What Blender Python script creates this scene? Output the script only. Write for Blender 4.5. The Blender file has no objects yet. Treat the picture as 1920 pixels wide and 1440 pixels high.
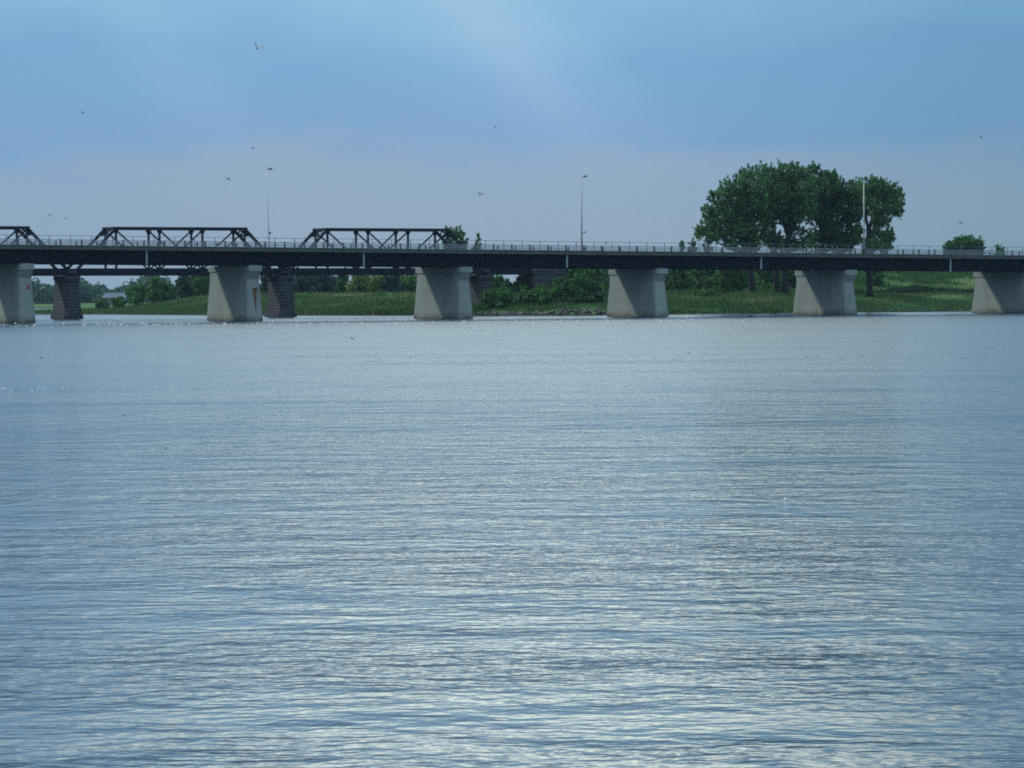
import bpy, math, random
import numpy as np
from mathutils import Matrix, Vector

random.seed(7)
RNG = np.random.default_rng(11)
SC = bpy.context.scene
COL = SC.collection

# ------------------------------------------------------------------ camera
F = 6000.0                      # focal length in photo pixels (1920 wide)
CAMH = 3.63
PITCH = math.atan(165.0 / F)
ROLL = math.radians(-0.36)
cam_d = bpy.data.cameras.new('camera')
cam_d.sensor_width = 36.0
cam_d.lens = F / 1920.0 * 36.0
cam_d.clip_start = 0.5
cam_d.clip_end = 9000.0
cam = bpy.data.objects.new('camera', cam_d)
COL.objects.link(cam)
CAMR = Matrix.Rotation(math.pi / 2 - PITCH, 4, 'X') @ Matrix.Rotation(ROLL, 4, 'Z')
cam.matrix_world = Matrix.Translation((0, 0, CAMH)) @ CAMR
SC.camera = cam
CR3 = CAMR.to_3x3()


def W(px, py, Y):
    """world point at depth Y that the photo shows at pixel (px, py)"""
    d = CR3 @ Vector(((px - 960) / F, (720 - py) / F, -1.0))
    t = Y / d.y
    return Vector((d.x * t, Y, CAMH + d.z * t))


def proj(x, y, z):
    v = CR3.transposed() @ Vector((x, y, z - CAMH))
    return 960 + F * v.x / -v.z, 720 - F * v.y / -v.z


# ------------------------------------------------------------------ helpers
def tag(o, label=None, cat=None, group=None, kind=None):
    if label: o['label'] = label
    if cat: o['category'] = cat
    if group: o['group'] = group
    if kind: o['kind'] = kind
    return o


def empty(name, loc=(0, 0, 0), rz=0.0):
    o = bpy.data.objects.new(name, None)
    o.empty_display_size = 0.5
    o.location = loc
    o.rotation_euler = (0, 0, rz)
    COL.objects.link(o)
    return o


class MB:
    def __init__(self):
        self.v = []
        self.f = []

    def add(self, vs, fs):
        n = len(self.v)
        self.v += [tuple(p) for p in vs]
        self.f += [tuple(i + n for i in q) for q in fs]
        return self

    def hexa(self, b, t):
        """b, t: four points each, counter-clockwise seen from above"""
        return self.add(list(b) + list(t), [(3, 2, 1, 0), (4, 5, 6, 7), (0, 1, 5, 4), (1, 2, 6, 5), (2, 3, 7, 6), (3, 0, 4, 7)])

    def box(self, x0, x1, y0, y1, z0, z1, slope=0.0):
        a, b = slope * x0, slope * x1
        return self.hexa([(x0, y0, z0 + a), (x1, y0, z0 + b), (x1, y1, z0 + b), (x0, y1, z0 + a)],
                         [(x0, y0, z1 + a), (x1, y0, z1 + b), (x1, y1, z1 + b), (x0, y1, z1 + a)])

    def bar(self, p, q, w, h):
        """rectangular bar from p to q; w = horizontal thickness, h = in-plane thickness"""
        p, q = Vector(p), Vector(q)
        d = (q - p).normalized()
        up = Vector((0, 0, 1)) if abs(d.z) < 0.98 else Vector((1, 0, 0))
        s = d.cross(up).normalized()
        u = s.cross(d).normalized()
        s *= w / 2
        u *= h / 2
        b = [p - s - u, p + s - u, p + s + u, p - s + u]
        t = [x + (q - p) for x in b]
        return self.add(b + t, [(3, 2, 1, 0), (4, 5, 6, 7), (0, 1, 5, 4), (1, 2, 6, 5), (2, 3, 7, 6), (3, 0, 4, 7)])

    def tube(self, pts, rad, n=8, cap=True):
        rings = []
        for i, p in enumerate(pts):
            p = Vector(p)
            a = Vector(pts[max(i - 1, 0)])
            b = Vector(pts[min(i + 1, len(pts) - 1)])
            d = (b - a).normalized()
            up = Vector((0, 0, 1)) if abs(d.z) < 0.9 else Vector((1, 0, 0))
            s = d.cross(up).normalized()
            u = s.cross(d)
            rings.append([p + (s * math.cos(2 * math.pi * k / n) + u * math.sin(2 * math.pi * k / n)) * rad[i] for k in range(n)])
        vs = [v for r in rings for v in r]
        fs = []
        for i in range(len(pts) - 1):
            for k in range(n):
                k2 = (k + 1) % n
                fs.append((i * n + k, i * n + k2, (i + 1) * n + k2, (i + 1) * n + k))
        if cap:
            fs.append(tuple(range(n))[::-1])
            fs.append(tuple((len(pts) - 1) * n + k for k in range(n)))
        return self.add(vs, fs)

    def mesh(self, name, mat, smooth=False):
        me = bpy.data.meshes.new(name)
        me.from_pydata(self.v, [], self.f)
        me.materials.append(mat)
        if smooth:
            me.polygons.foreach_set('use_smooth', [True] * len(me.polygons))
        me.update()
        return me

    def build(self, name, mat, parent=None, smooth=False, bevel=0.0):
        o = bpy.data.objects.new(name, self.mesh(name, mat, smooth))
        COL.objects.link(o)
        if parent: o.parent = parent
        if bevel:
            m = o.modifiers.new('bevel', 'BEVEL')
            m.width = bevel
            m.segments = 2
            m.limit_method = 'ANGLE'
        return o


def copy_to(o, parent=None, loc=None):
    c = o.copy()
    COL.objects.link(c)
    c.parent = parent
    if loc is not None: c.location = loc
    return c


def quads_object(name, verts, mat, parent=None, per=4):
    """verts: (n*per,3) array -> mesh of n separate polygons"""
    n = len(verts) // per
    me = bpy.data.meshes.new(name)
    me.vertices.add(n * per)
    me.vertices.foreach_set('co', np.ascontiguousarray(verts, dtype=np.float32).ravel())
    me.loops.add(n * per)
    me.loops.foreach_set('vertex_index', np.arange(n * per, dtype=np.int32))
    me.polygons.add(n)
    me.polygons.foreach_set('loop_start', np.arange(0, n * per, per, dtype=np.int32))
    me.polygons.foreach_set('loop_total', np.full(n, per, dtype=np.int32))
    me.materials.append(mat)
    me.update(calc_edges=True)
    me.validate()
    o = bpy.data.objects.new(name, me)
    COL.objects.link(o)
    if parent: o.parent = parent
    return o


# ------------------------------------------------------------------ materials
class NT:
    def __init__(self, tree):
        self.t = tree

    def n(self, typ, **kw):
        nd = self.t.nodes.new(typ)
        for k, v in kw.items():
            if k == 'inputs':
                for key, val in v.items():
                    self.set(nd, key, val)
            else:
                setattr(nd, k, v)
        return nd

    def set(self, nd, key, val):
        sock = nd.inputs[key]
        if hasattr(val, 'is_output') or isinstance(val, bpy.types.NodeSocket):
            self.t.links.new(val, sock)
        else:
            sock.default_value = val

    def math(self, op, a, b=None, c=None, clamp=False):
        nd = self.t.nodes.new('ShaderNodeMath')
        nd.operation = op
        nd.use_clamp = clamp
        self.set(nd, 0, a)
        if b is not None: self.set(nd, 1, b)
        if c is not None: self.set(nd, 2, c)
        return nd.outputs[0]

    def vmath(self, op, a, b=None, scale=None):
        nd = self.t.nodes.new('ShaderNodeVectorMath')
        nd.operation = op
        self.set(nd, 0, a)
        if b is not None: self.set(nd, 1, b)
        if scale is not None: self.set(nd, 'Scale', scale)
        return nd.outputs[0]

    def mix(self, fac, a, b, blend='MIX'):
        nd = self.t.nodes.new('ShaderNodeMix')
        nd.data_type = 'RGBA'
        nd.blend_type = blend
        self.set(nd, 0, fac)
        self.set(nd, 6, a)
        self.set(nd, 7, b)
        return nd.outputs[2]

    def noise(self, vec, scale, detail=3.0, rough=0.5, dist=0.0):
        nd = self.t.nodes.new('ShaderNodeTexNoise')
        if vec is not None: self.set(nd, 'Vector', vec)
        nd.inputs['Scale'].default_value = scale
        nd.inputs['Detail'].default_value = detail
        nd.inputs['Roughness'].default_value = rough
        nd.inputs['Distortion'].default_value = dist
        return nd.outputs[0]

    def ramp(self, fac, stops, interp='LINEAR'):
        nd = self.t.nodes.new('ShaderNodeValToRGB')
        nd.color_ramp.interpolation = interp
        el = nd.color_ramp.elements
        while len(el) > 1: el.remove(el[-1])
        el[0].position = stops[0][0]
        el[0].color = c4(stops[0][1])
        for p, c in stops[1:]:
            e = el.new(p)
            e.color = c4(c)
        self.set(nd, 0, fac)
        return nd.outputs[0]

    def maprange(self, v, a, b, c, d, smooth=False):
        nd = self.t.nodes.new('ShaderNodeMapRange')
        nd.interpolation_type = 'SMOOTHSTEP' if smooth else 'LINEAR'
        self.set(nd, 0, v)
        for i, x in enumerate((a, b, c, d)): self.set(nd, i + 1, x)
        return nd.outputs[0]


def c4(c):
    if isinstance(c, (int, float)): return (c, c, c, 1)
    return tuple(c) + (1,) if len(c) == 3 else tuple(c)


def new_mat(name):
    m = bpy.data.materials.new(name)
    m.use_nodes = True
    t = m.node_tree
    return m, NT(t), t.nodes['Principled BSDF'], t.nodes['Material Output']


def worn(name, col, var=0.25, scale=0.6, rough=0.75, metal=0.0, col2=None, streak=False):
    m, k, b, out = new_mat(name)
    geo = k.n('ShaderNodeNewGeometry').outputs['Position']
    vec = k.vmath('MULTIPLY', geo, (1, 1, 0.18)) if streak else geo
    n1 = k.noise(vec, scale, 5, 0.62)
    n2 = k.noise(geo, scale * 6, 3, 0.6)
    lo = tuple(c * (1 - var) for c in col)
    hi = tuple(min(c * (1 + var), 1) for c in col) if col2 is None else col2
    c = k.ramp(k.math('ADD', k.math('MULTIPLY', n1, 0.7), k.math('MULTIPLY', n2, 0.3)), [(0.32, lo), (0.68, hi)])
    k.set(b, 'Base Color', c)
    b.inputs['Roughness'].default_value = rough
    b.inputs['Metallic'].default_value = metal
    b.inputs['Specular IOR Level'].default_value = 0.15 if max(col) < 0.04 else 0.4
    return m


M = {}
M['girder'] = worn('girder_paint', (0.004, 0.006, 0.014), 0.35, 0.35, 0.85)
M['fascia'] = worn('fascia_concrete', (0.095, 0.11, 0.09), 0.35, 0.5, 0.9, streak=True)
M['rail_dark'] = worn('railing_dark_metal', (0.05, 0.065, 0.085), 0.2, 1.0, 0.5)
M['rail_grey'] = worn('railing_grey_metal', (0.30, 0.33, 0.34), 0.2, 1.0, 0.5)
M['rail_thin'] = worn('railing_thin_metal', (0.12, 0.15, 0.18), 0.2, 1.0, 0.5)
M['pipe'] = worn('pale_pipe', (0.38, 0.41, 0.41), 0.2, 1.5, 0.5)
M['asphalt'] = worn('asphalt', (0.05, 0.05, 0.052), 0.2, 0.8, 0.95)
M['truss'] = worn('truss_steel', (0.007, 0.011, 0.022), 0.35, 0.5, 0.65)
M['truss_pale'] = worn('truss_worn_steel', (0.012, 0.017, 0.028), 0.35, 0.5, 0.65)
M['pole_pale'] = worn('pale_metal_pole', (0.72, 0.76, 0.78), 0.05, 1.0, 0.5)
M['pole_grey'] = worn('grey_pink_metal_pole', (0.58, 0.53, 0.53), 0.1, 1.0, 0.5)
M['pole_cream'] = worn('cream_pole', (0.58, 0.56, 0.48), 0.1, 1.0, 0.5)
M['lamp_head'] = worn('lamp_head_metal', (0.35, 0.37, 0.37), 0.2, 2.0, 0.4)
M['bark'] = worn('bark', (0.026, 0.024, 0.026), 0.45, 1.2, 0.95, streak=True)
M['bark_pale'] = worn('pale_bark', (0.13, 0.11, 0.095), 0.4, 1.2, 0.95, streak=True)
M['rock'] = worn('riprap_rock', (0.05, 0.052, 0.058), 0.4, 0.7, 0.95, col2=(0.14, 0.125, 0.12))
M['bird'] = worn('dark_feathers', (0.022, 0.022, 0.028), 0.2, 8, 0.8)
M['bird_brown'] = worn('brown_feathers', (0.11, 0.075, 0.075), 0.2, 8, 0.8)
M['bird_grey'] = worn('grey_feathers', (0.36, 0.34, 0.32), 0.2, 8, 0.8)
M['bird_white'] = worn('white_feathers', (0.80, 0.79, 0.74), 0.1, 8, 0.7)  # white of the small speck and of the modelled sun glints
M['sign_red'] = worn('red_sign_face', (0.32, 0.07, 0.07), 0.15, 3, 0.6)
M['weed'] = worn('drifting_weed', (0.11, 0.10, 0.085), 0.3, 1.0, 0.8)
M['far_wall'] = worn('pale_wall', (0.12, 0.16, 0.18), 0.1, 0.2, 0.8)
M['far_roof'] = worn('grey_roof', (0.18, 0.22, 0.25), 0.15, 0.2, 0.8)
M['window'] = worn('dark_window', (0.05, 0.06, 0.07), 0.2, 0.5, 0.2)


def concrete_mat():
    m, k, b, out = new_mat('pier_concrete')
    geo = k.n('ShaderNodeNewGeometry').outputs['Position']
    z = k.n('ShaderNodeSeparateXYZ', inputs={0: geo}).outputs[2]
    big = k.noise(k.vmath('MULTIPLY', geo, (1, 1, 0.35)), 0.35, 5, 0.6)
    streak = k.noise(k.vmath('MULTIPLY', geo, (1, 1, 0.07)), 1.6, 4, 0.65)
    fine = k.noise(geo, 6, 3, 0.6)
    v = k.math('ADD', k.math('ADD', k.math('MULTIPLY', big, 0.45), k.math('MULTIPLY', streak, 0.4)), k.math('MULTIPLY', fine, 0.15))
    base = k.ramp(v, [(0.3, (0.19, 0.225, 0.195)), (0.5, (0.29, 0.33, 0.29)), (0.7, (0.37, 0.405, 0.36))])
    # formwork lift lines
    lift = k.math('LESS_THAN', k.math('FRACT', k.math('MULTIPLY', z, 0.42)), 0.035)
    base = k.mix(k.math('MULTIPLY', lift, 0.35), base, (0.17, 0.16, 0.13, 1))
    # high-water stain, uneven upper edge
    edge = k.math('ADD', z, k.math('MULTIPLY', k.math('SUBTRACT', k.noise(geo, 0.5, 4, 0.6), 0.5), 1.6))
    st = k.maprange(edge, 0.4, 1.3, 1.0, 0.0, True)
    base = k.mix(k.math('MULTIPLY', st, 0.55), base, (0.17, 0.15, 0.11, 1))
    wet = k.maprange(edge, 0.0, 0.5, 1.0, 0.0, True)
    base = k.mix(k.math('MULTIPLY', wet, 0.8), base, (0.07, 0.055, 0.04, 1))
    k.set(b, 'Base Color', base)
    b.inputs['Roughness'].default_value = 0.92
    return m


M['concrete'] = concrete_mat()


def stone_mat():
    m, k, b, out = new_mat('coursed_stone')
    tc = k.n('ShaderNodeTexCoord').outputs['Object']
    s = k.n('ShaderNodeSeparateXYZ', inputs={0: tc})
    uv = k.n('ShaderNodeCombineXYZ', inputs={0: k.math('ADD', s.outputs[0], s.outputs[1]), 1: s.outputs[2], 2: 0.0}).outputs[0]
    br = k.n('ShaderNodeTexBrick', inputs={'Vector': uv, 'Color1': (0.026, 0.028, 0.034, 1), 'Color2': (0.048, 0.05, 0.055, 1),
             'Mortar': (0.13, 0.135, 0.135, 1), 'Scale': 1.0, 'Mortar Size': 0.05, 'Brick Width': 1.3, 'Row Height': 0.62})
    n = k.noise(tc, 0.6, 5, 0.65)
    c = k.mix(k.maprange(n, 0.35, 0.7, 0.0, 0.6), br.outputs[0], (0.02, 0.022, 0.028, 1))
    k.set(b, 'Base Color', c)
    b.inputs['Roughness'].default_value = 0.95
    return m


M['stone'] = stone_mat()


def rust_mat():
    m, k, b, out = new_mat('rust_stain')
    geo = k.n('ShaderNodeNewGeometry').outputs['Position']
    n = k.noise(k.vmath('MULTIPLY', geo, (1, 1, 0.3)), 3.0, 4, 0.6)
    k.set(b, 'Base Color', k.ramp(n, [(0.3, (0.055, 0.026, 0.015)), (0.55, (0.17, 0.075, 0.032)), (0.75, (0.32, 0.18, 0.09))]))
    b.inputs['Roughness'].default_value = 0.95
    return m


M['rust'] = rust_mat()


def leaf_mat(name, dark, light, pale=None):
    m, k, b, out = new_mat(name)
    g = k.n('ShaderNodeNewGeometry')
    rnd = g.outputs['Random Per Island']
    n = k.noise(g.outputs['Position'], 0.35, 3, 0.6)
    v = k.math('ADD', k.math('MULTIPLY', rnd, 0.55), k.math('MULTIPLY', n, 0.45))
    c = k.ramp(v, [(0.2, dark), (0.75, light)] + ([(0.95, pale)] if pale else []))
    k.set(b, 'Base Color', c)
    b.inputs['Roughness'].default_value = 0.6
    b.inputs['Specular IOR Level'].default_value = 0.25
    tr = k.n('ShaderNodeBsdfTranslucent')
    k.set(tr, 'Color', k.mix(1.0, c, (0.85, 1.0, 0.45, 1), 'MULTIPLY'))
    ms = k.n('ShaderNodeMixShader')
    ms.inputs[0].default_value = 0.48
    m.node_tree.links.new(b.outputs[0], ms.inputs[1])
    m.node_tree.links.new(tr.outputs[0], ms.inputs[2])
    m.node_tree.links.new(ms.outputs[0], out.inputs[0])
    return m


M['leaf_cotton'] = leaf_mat('cottonwood_leaves', (0.055, 0.145, 0.06), (0.19, 0.37, 0.15))
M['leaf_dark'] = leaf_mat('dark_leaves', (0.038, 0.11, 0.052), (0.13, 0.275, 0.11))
M['leaf_mid'] = leaf_mat('mid_green_leaves', (0.045, 0.14, 0.045), (0.14, 0.30, 0.09))
M['leaf_pale'] = leaf_mat('yellow_green_leaves', (0.15, 0.23, 0.085), (0.34, 0.41, 0.16))
M['leaf_blue'] = leaf_mat('far_leaves', (0.035, 0.085, 0.08), (0.075, 0.15, 0.125))  # blue of the distance haze mixed into the leaf colour
M['leaf_rank'] = leaf_mat('rank_weed_leaves', (0.012, 0.040, 0.022), (0.035, 0.085, 0.04))
M['leaf_weed'] = leaf_mat('weed_leaves', (0.022, 0.075, 0.028), (0.07, 0.16, 0.05))
M['grass'] = None


def ground_mat(name, blades=False):
    m, k, b, out = new_mat(name)
    g = k.n('ShaderNodeNewGeometry')
    pos = g.outputs['Position']
    sq = k.vmath('MULTIPLY', pos, (0.35, 1.0, 1.0))
    n1 = k.noise(sq, 0.06, 4, 0.6)
    n2 = k.noise(pos, 0.5, 4, 0.65)
    v = k.math('ADD', k.math('MULTIPLY', n1, 0.65), k.math('MULTIPLY', n2, 0.35))
    if blades:
        v = k.math('ADD', k.math('MULTIPLY', v, 0.75), k.math('MULTIPLY', g.outputs['Random Per Island'], 0.25))
    c = k.ramp(v, [(0.34, (0.026, 0.090, 0.03)), (0.46, (0.058, 0.155, 0.042)), (0.55, (0.11, 0.19, 0.055)), (0.65, (0.23, 0.19, 0.09))])
    z = k.n('ShaderNodeSeparateXYZ', inputs={0: pos}).outputs[2]
    wet = k.maprange(k.math('ADD', z, k.math('MULTIPLY', n2, 0.3)), 0.25, 0.6, 1.0, 0.0, True)
    if not blades:
        c = k.mix(wet, c, (0.035, 0.032, 0.024, 1))
    k.set(b, 'Base Color', c)
    b.inputs['Roughness'].default_value = 0.95
    b.inputs['Specular IOR Level'].default_value = 0.2
    return m


M['ground'] = ground_mat('grassy_ground')
M['grass'] = ground_mat('grass_blades', True)
# ------------------------------------------------------------------ water
def wave_group():
    gt = bpy.data.node_groups.new('WaveHeight', 'ShaderNodeTree')
    gt.interface.new_socket('Vector', in_out='INPUT', socket_type='NodeSocketVector')
    gt.interface.new_socket('Height', in_out='OUTPUT', socket_type='NodeSocketFloat')
    k = NT(gt)
    gi = k.n('NodeGroupInput').outputs[0]
    go = k.n('NodeGroupOutput')
    warp = k.noise(gi, 0.35, 2, 0.5)
    v = k.vmath('ADD', gi, k.n('ShaderNodeCombineXYZ', inputs={0: 0.0, 1: k.math('MULTIPLY', warp, 0.9), 2: 0.0}).outputs[0])

    def layer(sx, sy, amp, detail, rot=0.0):
        mp = k.n('ShaderNodeMapping', inputs={'Vector': v, 'Rotation': (0, 0, rot), 'Scale': (sx, sy, 1.0)})
        return k.math('MULTIPLY', k.noise(mp.outputs[0], 1.0, detail, 0.5), amp)
    h = layer(5.2, 8.0, WAVE[0], 2, 0.10)
    h = k.math('ADD', h, layer(1.9, 3.0, WAVE[1], 2, -0.14))
    h = k.math('ADD', h, layer(0.42, 0.72, WAVE[2], 2, 0.08))
    k.set(go, 0, h)
    return gt


WAVE = (0.018, 0.044, 0.10)


def water_mat():
    m, k, b, out = new_mat('river_water')
    pos = k.n('ShaderNodeNewGeometry').outputs['Position']
    gt = wave_group()
    eps = 0.03

    def H(off):
        nd = k.n('ShaderNodeGroup', node_tree=gt)
        k.set(nd, 0, k.vmath('ADD', pos, off))
        return nd.outputs[0]
    h0, hx, hy = H((0, 0, 0)), H((eps, 0, 0)), H((0, eps, 0))
    # wind patches: calmer and more ruffled streaks of the river
    pm = k.n('ShaderNodeMapping', inputs={'Vector': pos, 'Rotation': (0, 0, 0.12), 'Scale': (0.022, 0.085, 1)})
    patch = k.noise(pm.outputs[0], 1.0, 5, 0.6)
    amp = k.maprange(patch, 0.32, 0.66, 0.5, 1.2, True)
    gm = k.n('ShaderNodeMapping', inputs={'Vector': pos, 'Rotation': (0, 0, -0.2), 'Scale': (0.10, 0.28, 1)})
    amp = k.math('MULTIPLY', amp, k.maprange(k.noise(gm.outputs[0], 1.0, 3, 0.6), 0.3, 0.7, 0.55, 1.5))
    dist = k.maprange(k.n('ShaderNodeSeparateXYZ', inputs={0: pos}).outputs[1], 60.0, 260.0, 1.0, 0.7, True)
    amp = k.math('MULTIPLY', amp, dist)
    gx = k.math('MULTIPLY', k.math('MULTIPLY', k.math('SUBTRACT', hx, h0), -1 / eps), amp)
    gy = k.math('MULTIPLY', k.math('MULTIPLY', k.math('SUBTRACT', hy, h0), -1 / eps), amp)
    nv = k.vmath('NORMALIZE', k.n('ShaderNodeCombineXYZ', inputs={0: gx, 1: gy, 2: 1.0}).outputs[0])
    k.set(b, 'Normal', nv)
    b.inputs['Base Color'].default_value = (0.016, 0.052, 0.085, 1)
    b.inputs['IOR'].default_value = 1.333
    # the far half of the river is ruffled by wind: finer ripples than the mesh of waves shows
    yy = k.n('ShaderNodeSeparateXYZ', inputs={0: pos}).outputs[1]
    ruf = k.maprange(k.math('ADD', yy, k.math('MULTIPLY', k.math('SUBTRACT', patch, 0.5), 220.0)), 60.0, 210.0, 0.0, 1.0, True)
    k.set(b, 'Roughness', k.math('ADD', k.math('MULTIPLY', ruf, 0.09), 0.13))
    return m


M['water'] = water_mat()


# ------------------------------------------------------------------ world and sun
THETA = math.radians(28.5)
dv = Vector((math.cos(THETA), math.sin(THETA), 0))
pv = Vector((-math.sin(THETA), math.cos(THETA), 0))
SUN = (-0.40 * dv + 0.65 * pv + Vector((0, 0, 0.68))).normalized()
SUN_EL = math.asin(SUN.z)
SUN_AZ = math.atan2(SUN.x, SUN.y)          # clockwise from +Y


def make_world():
    w = bpy.data.worlds.new('World')
    SC.world = w
    w.use_nodes = True
    t = w.node_tree
    k = NT(t)
    bg = t.nodes['Background']
    out = t.nodes['World Output']
    sky = k.n('ShaderNodeTexSky', sky_type='NISHITA', sun_disc=False, sun_elevation=SUN_EL, sun_rotation=SUN_AZ,
              air_density=1.0, dust_density=1.5, ozone_density=2.0)
    t.links.new(sky.outputs[0], bg.inputs[0])
    bg.inputs[1].default_value = 0.08
    d = k.n('ShaderNodeTexCoord').outputs['Generated']
    s = k.n('ShaderNodeSeparateXYZ', inputs={0: d})
    z = s.outputs[2]
    az = k.math('ARCTAN2', s.outputs[0], s.outputs[1])
    # cloud space: azimuth and stretched elevation
    cv = k.n('ShaderNodeCombineXYZ', inputs={0: az, 1: k.math('MULTIPLY', z, 3.2), 2: 0.0}).outputs[0]
    n1 = k.noise(cv, 6.0, 4, 0.5, 0.4)
    n2 = k.noise(k.vmath('ADD', cv, (3.1, 1.7, 0)), 14.0, 4, 0.55, 0.6)
    nn = k.math('ADD', k.math('MULTIPLY', k.math('SUBTRACT', n1, 0.5), 0.75), k.math('MULTIPLY', k.math('SUBTRACT', n2, 0.5), 0.25))
    zz = k.math('ADD', z, k.math('MULTIPLY', nn, 0.07))
    low = k.ramp(k.math('MULTIPLY', zz, 10.0), [(0.0, (0.285, 0.42, 0.545)), (0.20, (0.285, 0.415, 0.565)), (0.40, (0.262, 0.405, 0.60)),
                 (0.49, (0.18, 0.375, 0.655)), (0.72, (0.175, 0.395, 0.695)), (0.95, (0.24, 0.50, 0.745))])
    # faint pale shafts of light slanting down through the haze
    for c0, sl, wd, st in ((-0.008, 0.85, 0.014, 0.20), (0.010, 1.05, 0.011, 0.08), (-0.02, 0.6, 0.035, 0.12), (-0.115, 0.75, 0.018, 0.13)):
        q = k.math('DIVIDE', k.math('SUBTRACT', az, k.math('MULTIPLY_ADD', z, -sl, c0 + sl * 0.085)), wd)
        g = k.math('EXPONENT', k.math('MULTIPLY', k.math('MULTIPLY', q, q), -1.0))
        g = k.math('MULTIPLY', g, k.maprange(z, 0.02, 0.09, 0.0, st, True))
        low = k.mix(g, low, (0.55, 0.80, 0.92, 1))
    # darker and greener towards the right, away from the bright part of the sky
    side = k.maprange(az, 0.02, 0.17, 0.0, 1.0, True)
    low = k.mix(k.math('MULTIPLY', side, 0.75), low, (0.62, 0.79, 0.80, 1), 'MULTIPLY')
    lft = k.maprange(az, -0.05, -0.17, 0.0, 1.0, True)
    low = k.mix(k.math('MULTIPLY', lft, 0.5), low, (0.84, 0.93, 0.94, 1), 'MULTIPLY')
    # broken bright cloud above the frame
    hv = k.vmath('MULTIPLY', d, (1.0, 1.0, 2.2))
    n3 = k.noise(hv, 3.2, 5, 0.55, 0.3)
    n4 = k.noise(hv, 9.0, 4, 0.55, 0.3)
    cl = k.maprange(k.math('ADD', k.math('MULTIPLY', n3, 0.7), k.math('MULTIPLY', n4, 0.3)), 0.445, 0.635, 0.0, 1.0, True)
    glow = k.maprange(k.math('ABSOLUTE', k.math('ADD', az, 0.03)), 0.0, 0.26, 1.0, 0.20, True)
    glow = k.math('ADD', glow, k.maprange(k.math('ABSOLUTE', az), 0.9, 2.0, 0.0, 0.35, True))  # added fill: sky behind the camera, out of view, brightened for the trees
    glow = k.math('MULTIPLY', glow, k.maprange(z, 0.16, 0.42, 1.0, 0.55, True))
    white = k.mix(1.0, (3.75, 4.05, 3.3, 1), k.n('ShaderNodeCombineColor', inputs={0: glow, 1: glow, 2: glow}).outputs[0], 'MULTIPLY')
    high = k.mix(cl, (0.20, 0.48, 0.92, 1), white)
    up = k.maprange(z, 0.095, 0.22, 0.0, 1.0, True)
    col = k.mix(up, low, high)
    bg2 = k.n('ShaderNodeBackground')
    k.set(bg2, 'Color', col)
    bg2.inputs[1].default_value = 1.0
    ms = k.n('ShaderNodeMixShader')
    ms.inputs[0].default_value = 0.85
    t.links.new(bg.outputs[0], ms.inputs[1])
    t.links.new(bg2.outputs[0], ms.inputs[2])
    t.links.new(ms.outputs[0], out.inputs[0])


make_world()
sun_d = bpy.data.lights.new('sun', 'SUN')
sun_d.energy = 2.2
sun_d.angle = math.radians(5)
sun_d.color = (1.0, 0.96, 0.88)
sun = bpy.data.objects.new('sun', sun_d)
sun.rotation_euler = SUN.to_track_quat('Z', 'Y').to_euler()
sun.location = (0, 0, 120)
COL.objects.link(sun)
SC.view_settings.view_transform = 'Standard'
SC.view_settings.look = 'None'
SC.view_settings.exposure = 0.0
SC.view_settings.gamma = 1.0
SC.cycles.use_denoising = False
SC.cycles.filter_width = 1.9
SC.cycles.volume_bounces = 0
SC.cycles.max_bounces = 6
SC.cycles.transparent_max_bounces = 8

# ------------------------------------------------------------------ terrain
SH = np.array([(-2500, 900), (-900, 820), (0, 737), (66, 728), (200, 718), (380, 662), (600, 620), (720, 606), (900, 597), (1000, 588), (1120, 589),
               (1300, 588), (1450, 588), (1600, 622), (1750, 631), (1830, 631), (1930, 618), (2050, 590), (2150, 570), (2600, 560), (4000, 540)], float)
PL = np.array([(-2500, 0.3), (0, 0.35), (66, 0.4), (200, 1.0), (250, 1.7), (330, 3.0), (400, 4.3), (780, 4.5), (1000, 4.3), (1300, 4.2), (1500, 4.6), (4000, 5)], float)
RD = np.array([(-2500, 120), (200, 110), (400, 100), (780, 110), (900, 60), (950, 30), (1130, 30), (1200, 70), (1500, 80), (4000, 60)], float)


def sstep(a, b, x):
    t = np.clip((x - a) / (b - a), 0, 1)
    return t * t * (3 - 2 * t)


def wob(X, Y):
    return (np.sin(X * 0.11 + 1.3) * np.cos(Y * 0.07) + 0.6 * np.sin(X * 0.27 + Y * 0.13) + 0.4 * np.sin(X * 0.61 - Y * 0.37 + 2))


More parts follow.
